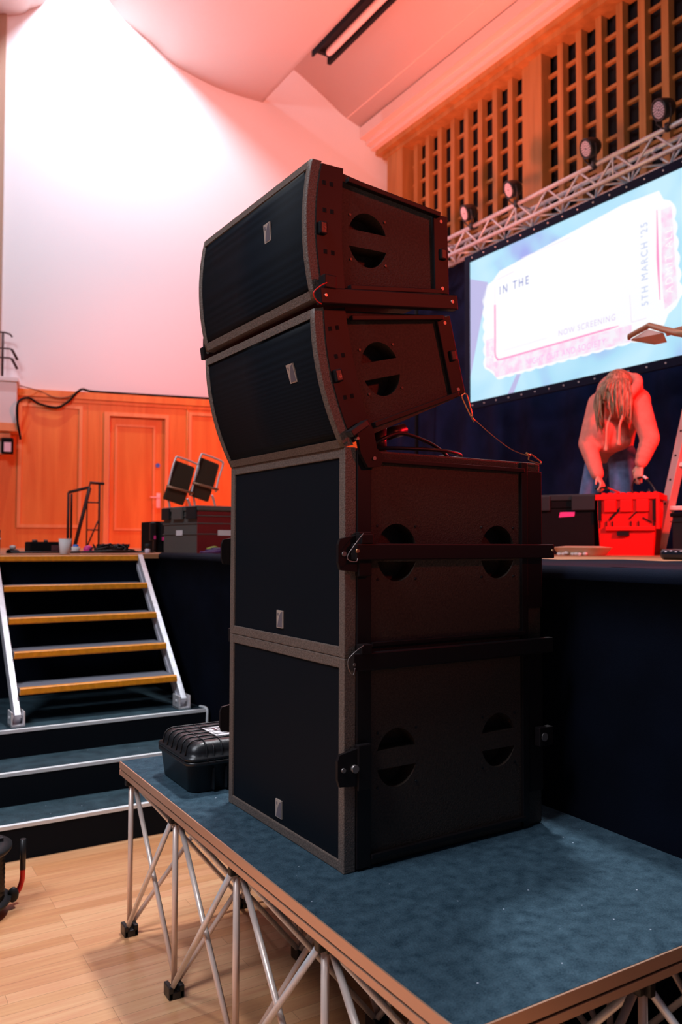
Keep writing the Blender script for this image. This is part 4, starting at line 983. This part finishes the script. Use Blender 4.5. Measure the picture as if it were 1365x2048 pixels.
# takeaway tray
t = thing('food_tray', 'beige takeaway tray on the stage edge in front of the crates', 'food tray', (4.45, 4.03, SZ))
def orr(rx, ry, z, n=8): return [(rx * (abs(math.cos(a)) ** .6) * (1 if math.cos(a) > 0 else -1), ry * (abs(math.sin(a)) ** .6) * (1 if math.sin(a) > 0 else -1), z) for a in [2 * PI * k / (n * 4) for k in range(n * 4)]]
bm = nb(); loft(bm, [orr(.085, .17, 0), orr(.09, .18, .006), orr(.115, .215, .052), orr(.125, .225, .056), orr(.11, .205, .058), orr(.06, .12, .066)]); obj('tray', bm, M_food, t)
bm = nb()
for i in range(7): ball(bm, (-.105 + random.uniform(-.01, .02), -.12 + .04 * i, .008 + random.uniform(0, .008)), (.016, .02, .012), 8)
obj('napkin', bm, M_cup, t)['kind'] = 'stuff'
# black tube bag lower right
t = thing('tube_bag', 'black shiny tube lying on the stage edge at the right', 'tube', (3.62, 2.60, SZ + .028))
bm = nb(); b2 = lathe(bm, [(.018, 0), (.027, .004), (.028, .02), (.028, .42), (.02, .43)], (0, .135, 0), 24, (0, -1, 0)); obj('tube_body', bm, mat('glossy_black', (.01, .012, .02), .2), t)
bm = nb()
for i in range(5): ball(bm, (-.022, .10 - i * .03, .012 + .005 * (i % 2)), (.006, .010, .003), 8)
obj('scuff', bm, M_lens, t)
# ladder
t = thing('step_ladder', 'pale aluminium ladder with punched rails leaning beside the red crate', 'ladder', (5.25, 3.9, SZ))
for (a, b) in (((5.27, 4.02, SZ + .03), (5.27, 3.59, 3.0)), ((5.55, 3.60, SZ + .03), (5.55, 3.25, 3.0))):
    bm = nb(); a = Vector(a); b = Vector(b); beam(bm, a, b, .06, .085, (1, 0, 0), .004); obj('rail', bm, M_beigea, t, True)
    bm = nb(); n = Vector((-1, 0, 0))
    for k in range(1, 9):
        p = a + (b - a) * k / 9; cyl(bm, p + Vector((-.046, 0, 0)), p + Vector((-.040, 0, 0)), .008, 8)
    obj('rail_hole', bm, M_hole, t, True)
    bm = nb(); box(bm, a + Vector((0, .005, -.012)), (.075, .10, .05), None, .01); obj('rubber_foot', bm, mat('ladder_foot', (.55, .36, .12), .7), t, True)
for k in range(4):
    z = SZ + .35 + .32 * k; f = (z - SZ) / 1.62
    bm = nb(); beam(bm, (5.27, 4.02 - .43 * f, z), (5.55, 3.60 - .35 * f, z), .06, .03, (0, 0, 1), .003); obj('rung', bm, M_beigea, t, True)
t, l = crate('storage_crate', 'dark blue-black crate beside the ladder at the right edge of the photo', 5.10, 3.40, .36, .52, .30, 0, M_greyd, M_blkm, bands=0)
bm = nb(); beam(bm, (-.1, .20, .30), (.05, -.2, .40), .05, .02, (0, 0, 1), .004); lab(obj('strap', bm, M_gold, l), 'orange strap')
# angled lectern frame at upper right
t = thing('music_stand', 'tan tubular stand top with a bent arm and pale panel, in front of the screen', 'stand', (4.05, 3.05, SZ))
bm = nb(); tube(bm, [(4.22, 3.42, 2.762), (4.2, 3.40, 2.772), (4.18, 3.235, 2.80), (4.0, 2.92, 2.66), (3.85, 2.66, 2.56)], [.010, .016, .017, .020, .020], 12); obj('bent_arm', bm, M_brown, t, True)
bm = nb(); tube(bm, [(4.2, 3.13, 2.73), (4.5, 2.86, 2.83)], .018, 12); obj('side_arm', bm, M_brown, t, True)
bm = nb(); poly(bm, [(4.22, 3.405, 2.755), (4.17, 3.24, 2.775), (4.08, 3.06, 2.70), (4.2, 3.13, 2.685), (4.24, 3.25, 2.70)], (.006, 0, -.008)); obj('panel', bm, M_salmon, t, True)
bm = nb(); tube(bm, [(3.85, 2.66, 2.56), (3.9, 2.62, 2.0), (3.92, 2.60, SZ)], .018, 12); obj('column', bm, M_brown, t, True)
bm = nb()
for a in range(3): tube(bm, [(3.92, 2.60, SZ + .16), (3.92 + .12 * math.cos(a * 2.1), 2.60 + .12 * math.sin(a * 2.1), SZ + .01)], .010, 8)
obj('tripod_base', bm, M_brown, t, True)

# ================================================================== PERSON
def capsule(bm, a, b, ra, rb, n=14):
    a = Vector(a); b = Vector(b); ball(bm, a, ra, n); ball(bm, b, rb, n); cyl(bm, a, b, ra, n, rb)
def blend(name, bm, m, voxel, smooth, parent):
    o = obj(name, bm, m)
    md = o.modifiers.new('r', 'REMESH'); md.mode = 'VOXEL'; md.voxel_size = voxel
    if smooth:
        s = o.modifiers.new('s', 'SMOOTH'); s.factor = .5; s.iterations = smooth
    bpy.context.view_layer.update(); bake(o, None); o.data.polygons.foreach_set('use_smooth', [True] * len(o.data.polygons))
    o.data.transform(Matrix.Translation(-Vector(parent.location))); o.parent = parent
    return o
pr_ = thing('person', 'person in an orange-pink hoodie and blue jeans bending over the red crate', 'person', (5.5, 4.65, SZ))
V = Vector
HIP = V((5.52, 4.68, 2.24)); NECK = V((5.16, 4.31, 2.67)); SHL = V((5.20, 4.52, 2.60)); SHR = V((5.18, 4.12, 2.54))
ELL = V((5.10, 4.55, 2.27)); WRL = V((5.06, 4.41, 1.99)); ELR = V((5.20, 4.03, 2.26)); WRR = V((5.14, 4.075, 2.06))
HEAD = V((5.03, 4.19, 2.68))
HL = V((5.53, 4.80, 2.20)); HR = V((5.50, 4.54, 2.20)); KNL = V((5.42, 4.84, 1.82)); KNR = V((5.38, 4.46, 1.82)); FTL = V((5.58, 4.90, 1.45)); FTR = V((5.52, 4.46, 1.45))
bm = nb()
capsule(bm, HIP, (HIP + NECK) / 2, .13, .12); capsule(bm, (HIP + NECK) / 2, NECK + V((.04, .03, -.06)), .12, .11)
capsule(bm, NECK + V((.04, .02, -.02)), HEAD + V((.03, .02, .0)), .055, .055)
ball(bm, HEAD, (.085, .075, .095), 20); ball(bm, HEAD + V((-.03, -.005, -.07)), (.055, .055, .06), 16)       # skull, jaw
ball(bm, HEAD + V((-.088, -.01, -.055)), (.018, .012, .022), 10)                                          # nose
for sgn in (1, -1):
    ball(bm, HEAD + V((.0, .077 * sgn, -.02)), (.018, .010, .028), 10)                                    # ears
    ball(bm, HEAD + V((-.070, .028 * sgn - .005, -.03)), (.016, .016, .012), 10)
ball(bm, HEAD + V((-.074, -.008, -.096)), (.014, .024, .008), 10)                                         # mouth
capsule(bm, SHL, ELL, .055, .042); capsule(bm, ELL, WRL, .042, .027); capsule(bm, SHR, ELR, .055, .042); capsule(bm, ELR, WRR, .042, .027)
def hand(bm, wr, d, sidev, curl):
    d = d.normalized(); s = (sidev - d * sidev.dot(d)).normalized(); n = d.cross(s)
    pc = wr + d * .045
    for k in range(4):
        off = s * (.028 - .018 * k); capsule(bm, wr + off * .6 + d * .01, wr + d * .082 + off, .015, .0115, 10)
        L = (.034, .040, .037, .028)[k]; a = wr + d * .085 + off; b = a + (d * math.cos(curl) + n * math.sin(curl)) * L; c = b + (d * math.cos(curl * 2) + n * math.sin(curl * 2)) * L * .75
        capsule(bm, a, b, .0095, .0088, 10); capsule(bm, b, c, .0088, .0075, 10)
    a = wr + d * .025 + s * .028; b = a + d * .030 + s * .024 + n * .012; c = b + d * .026 + n * .018
    capsule(bm, a, b, .013, .011, 10); capsule(bm, b, c, .0105, .0085, 10)
hand(bm, WRL, V((-.10, -.45, -.55)), V((-.9, -.2, .2)), .7)
hand(bm, WRR, V((-.05, .18, -.9)), V((-.2, .95, .2)), .35)
capsule(bm, HL, KNL, .075, .055); capsule(bm, KNL, FTL, .055, .040); capsule(bm, HR, KNR, .075, .055); capsule(bm, KNR, FTR, .055, .040)
for F in (FTL, FTR): capsule(bm, F + V((.02, 0, -.03)), F + V((-.15, 0, -.045)), .036, .028)
body = blend('body', bm, M_skin, .0065, 3, pr_)
# hoodie
bm = nb(); mid = (HIP + NECK) / 2
capsule(bm, HIP + V((-.02, -.02, .06)), mid + V((0, 0, .03)), .185, .195, 20); capsule(bm, mid + V((0, 0, .03)), NECK + V((.09, .06, -.04)), .195, .165, 20)
ball(bm, NECK + V((.10, .05, .02)), (.15, .20, .15), 20)
ball(bm, mid + V((-.12, -.03, -.10)), (.15, .20, .13), 18); ball(bm, mid + V((-.10, -.05, -.18)), (.13, .19, .08), 18)
capsule(bm, SHL + V((.02, .01, 0)), ELL, .095, .074); capsule(bm, ELL, WRL + (ELL - WRL) * .08, .074, .052); capsule(bm, SHR, ELR, .092, .072); capsule(bm, ELR, WRR + (ELR - WRR) * .12, .070, .050)
capsule(bm, SHL + V((.05, -.05, .03)), SHR + V((.05, .05, .03)), .11, .105, 18)
for k, (a, b) in enumerate(((ELL, WRL), (ELR, WRR))):        # cuff folds
    for q in (.15, .32, .5, .68): p = a + (b - a) * q; d = (b - a).normalized(); lathe(bm, [(.05 - .016 * q + .014, -.012), (.064 - .02 * q + .012, 0), (.05 - .016 * q + .014, .012)], p, 16, d)
hood = blend('hoodie', bm, M_hood, .012, 4, pr_)
# hood lying round the neck
bm = nb(); tube(bm, catm([HEAD + V((.0, .11, -.09)), HEAD + V((.08, .12, .0)), HEAD + V((.15, .06, .07)), HEAD + V((.15, -.05, .06)), HEAD + V((.08, -.12, -.01)), HEAD + V((.0, -.11, -.09)), HEAD + V((-.03, -.05, -.16)), HEAD + V((-.03, .05, -.16))], 5), .038, 12); obj('hood', bm, M_hood, hood, True)
bm = nb()
for y0, z1 in ((.005, -.49), (-.115, -.46)):
    tube(bm, catm([HEAD + V((-.06, y0 - .01, -.20)), HEAD + V((-.10, y0 + .01, -.32)), HEAD + V((-.10, y0 + .02, z1 + .06)), HEAD + V((-.10, y0 + .025, z1 - .02))], 5), [.009] * 13 + [.015, .018, .016], 8)
obj('drawstring', bm, M_cord, hood, True)
# jeans
bm = nb(); ball(bm, HIP + V((.03, 0, -.02)), (.17, .205, .14), 20)
capsule(bm, HL, KNL, .115, .082, 18); capsule(bm, KNL, FTL, .080, .062, 18); capsule(bm, HR, KNR, .115, .082, 18); capsule(bm, KNR, FTR, .080, .062, 18)
blend('jeans', bm, M_jean, .012, 4, pr_)
for F in (FTL, FTR):
    bm = nb(); capsule(bm, F + V((.03, 0, -.028)), F + V((-.15, 0, -.036)), .045, .034); bm.transform(Matrix.Identity(4)); obj('shoe', bm, M_blk, pr_, True)
# hair: cap plus strands hanging forward and down
bm = nb(); ball(bm, HEAD + V((.015, .0, .02)), (.105, .098, .105), 24)
capsule(bm, HEAD + V((.05, 0, .02)), HEAD + V((.07, .0, -.05)), .07, .05)
for i in range(110):
    a = -1.75 + 3.5 * i / 109; side = math.sin(a); fr_ = math.cos(a)
    base = HEAD + V((.01 - .05 * fr_, .080 * side, .055 - .02 * abs(side))); L = .23 + .09 * abs(side) + random.uniform(-.04, .04)
    if side > .3: L += .05
    q = V((-.055 * fr_ - .03, .045 * side + random.uniform(-.012, .012), 0))
    if abs(side) < .35: L *= .72
    p1 = base + q * .9 + V((0, 0, -.05)); p2 = base + q * 1.3 + V((random.uniform(-.01, .01), random.uniform(-.012, .012), -L * .6)); p3 = base + q * 1.15 + V((random.uniform(-.02, .02), random.uniform(-.02, .02), -L))
    tube(bm, catm([base, p1, p2, p3], 5), [.012] * 6 + [.011] * 5 + [.009, .007, .005, .003, .002], 6)
obj('hair', bm, M_hair, pr_, True)
# things in the hands
t = thing('hand_tool', 'black pliers like tool held over the crates by the person', 'tool', tuple(WRL + V((-.04, -.06, -.09))))
bm = nb(); beam(bm, (.02, .05, .012), (-.02, -.09, -.02), .014, .012, (0, 0, 1), .003); beam(bm, (.0, .055, -.006), (-.02, -.09, .0), .012, .012, (0, 0, 1), .003); obj('grip', bm, M_blk, t)
bm = nb(); beam(bm, (-.02, -.09, -.01), (-.03, -.20, -.05), .020, .010, (0, 0, 1), .003); obj('jaw', bm, M_redtube, t)
t = thing('cable_loop', 'looped dark cable dangling from the other hand of the person', 'cable', tuple(WRR + V((-.02, .01, -.10))))
bm = nb(); tube(bm, catm([(0, .02, .0), (.0, .05, -.06), (0, .04, -.14), (0, .0, -.17)], 5), .006, 6); tube(bm, catm([(0, -.0, .0), (0, -.06, .0), (.0, -.12, -.05), (0, -.16, -.12), (0, -.13, -.14), (0, -.10, -.09)], 5), .008, 6); obj('cable', bm, M_blk, t)
bm = nb(); cyl(bm, (0, -.055, .01), (0, -.085, -.01), .011, 10); obj('connector', bm, M_nose, t)
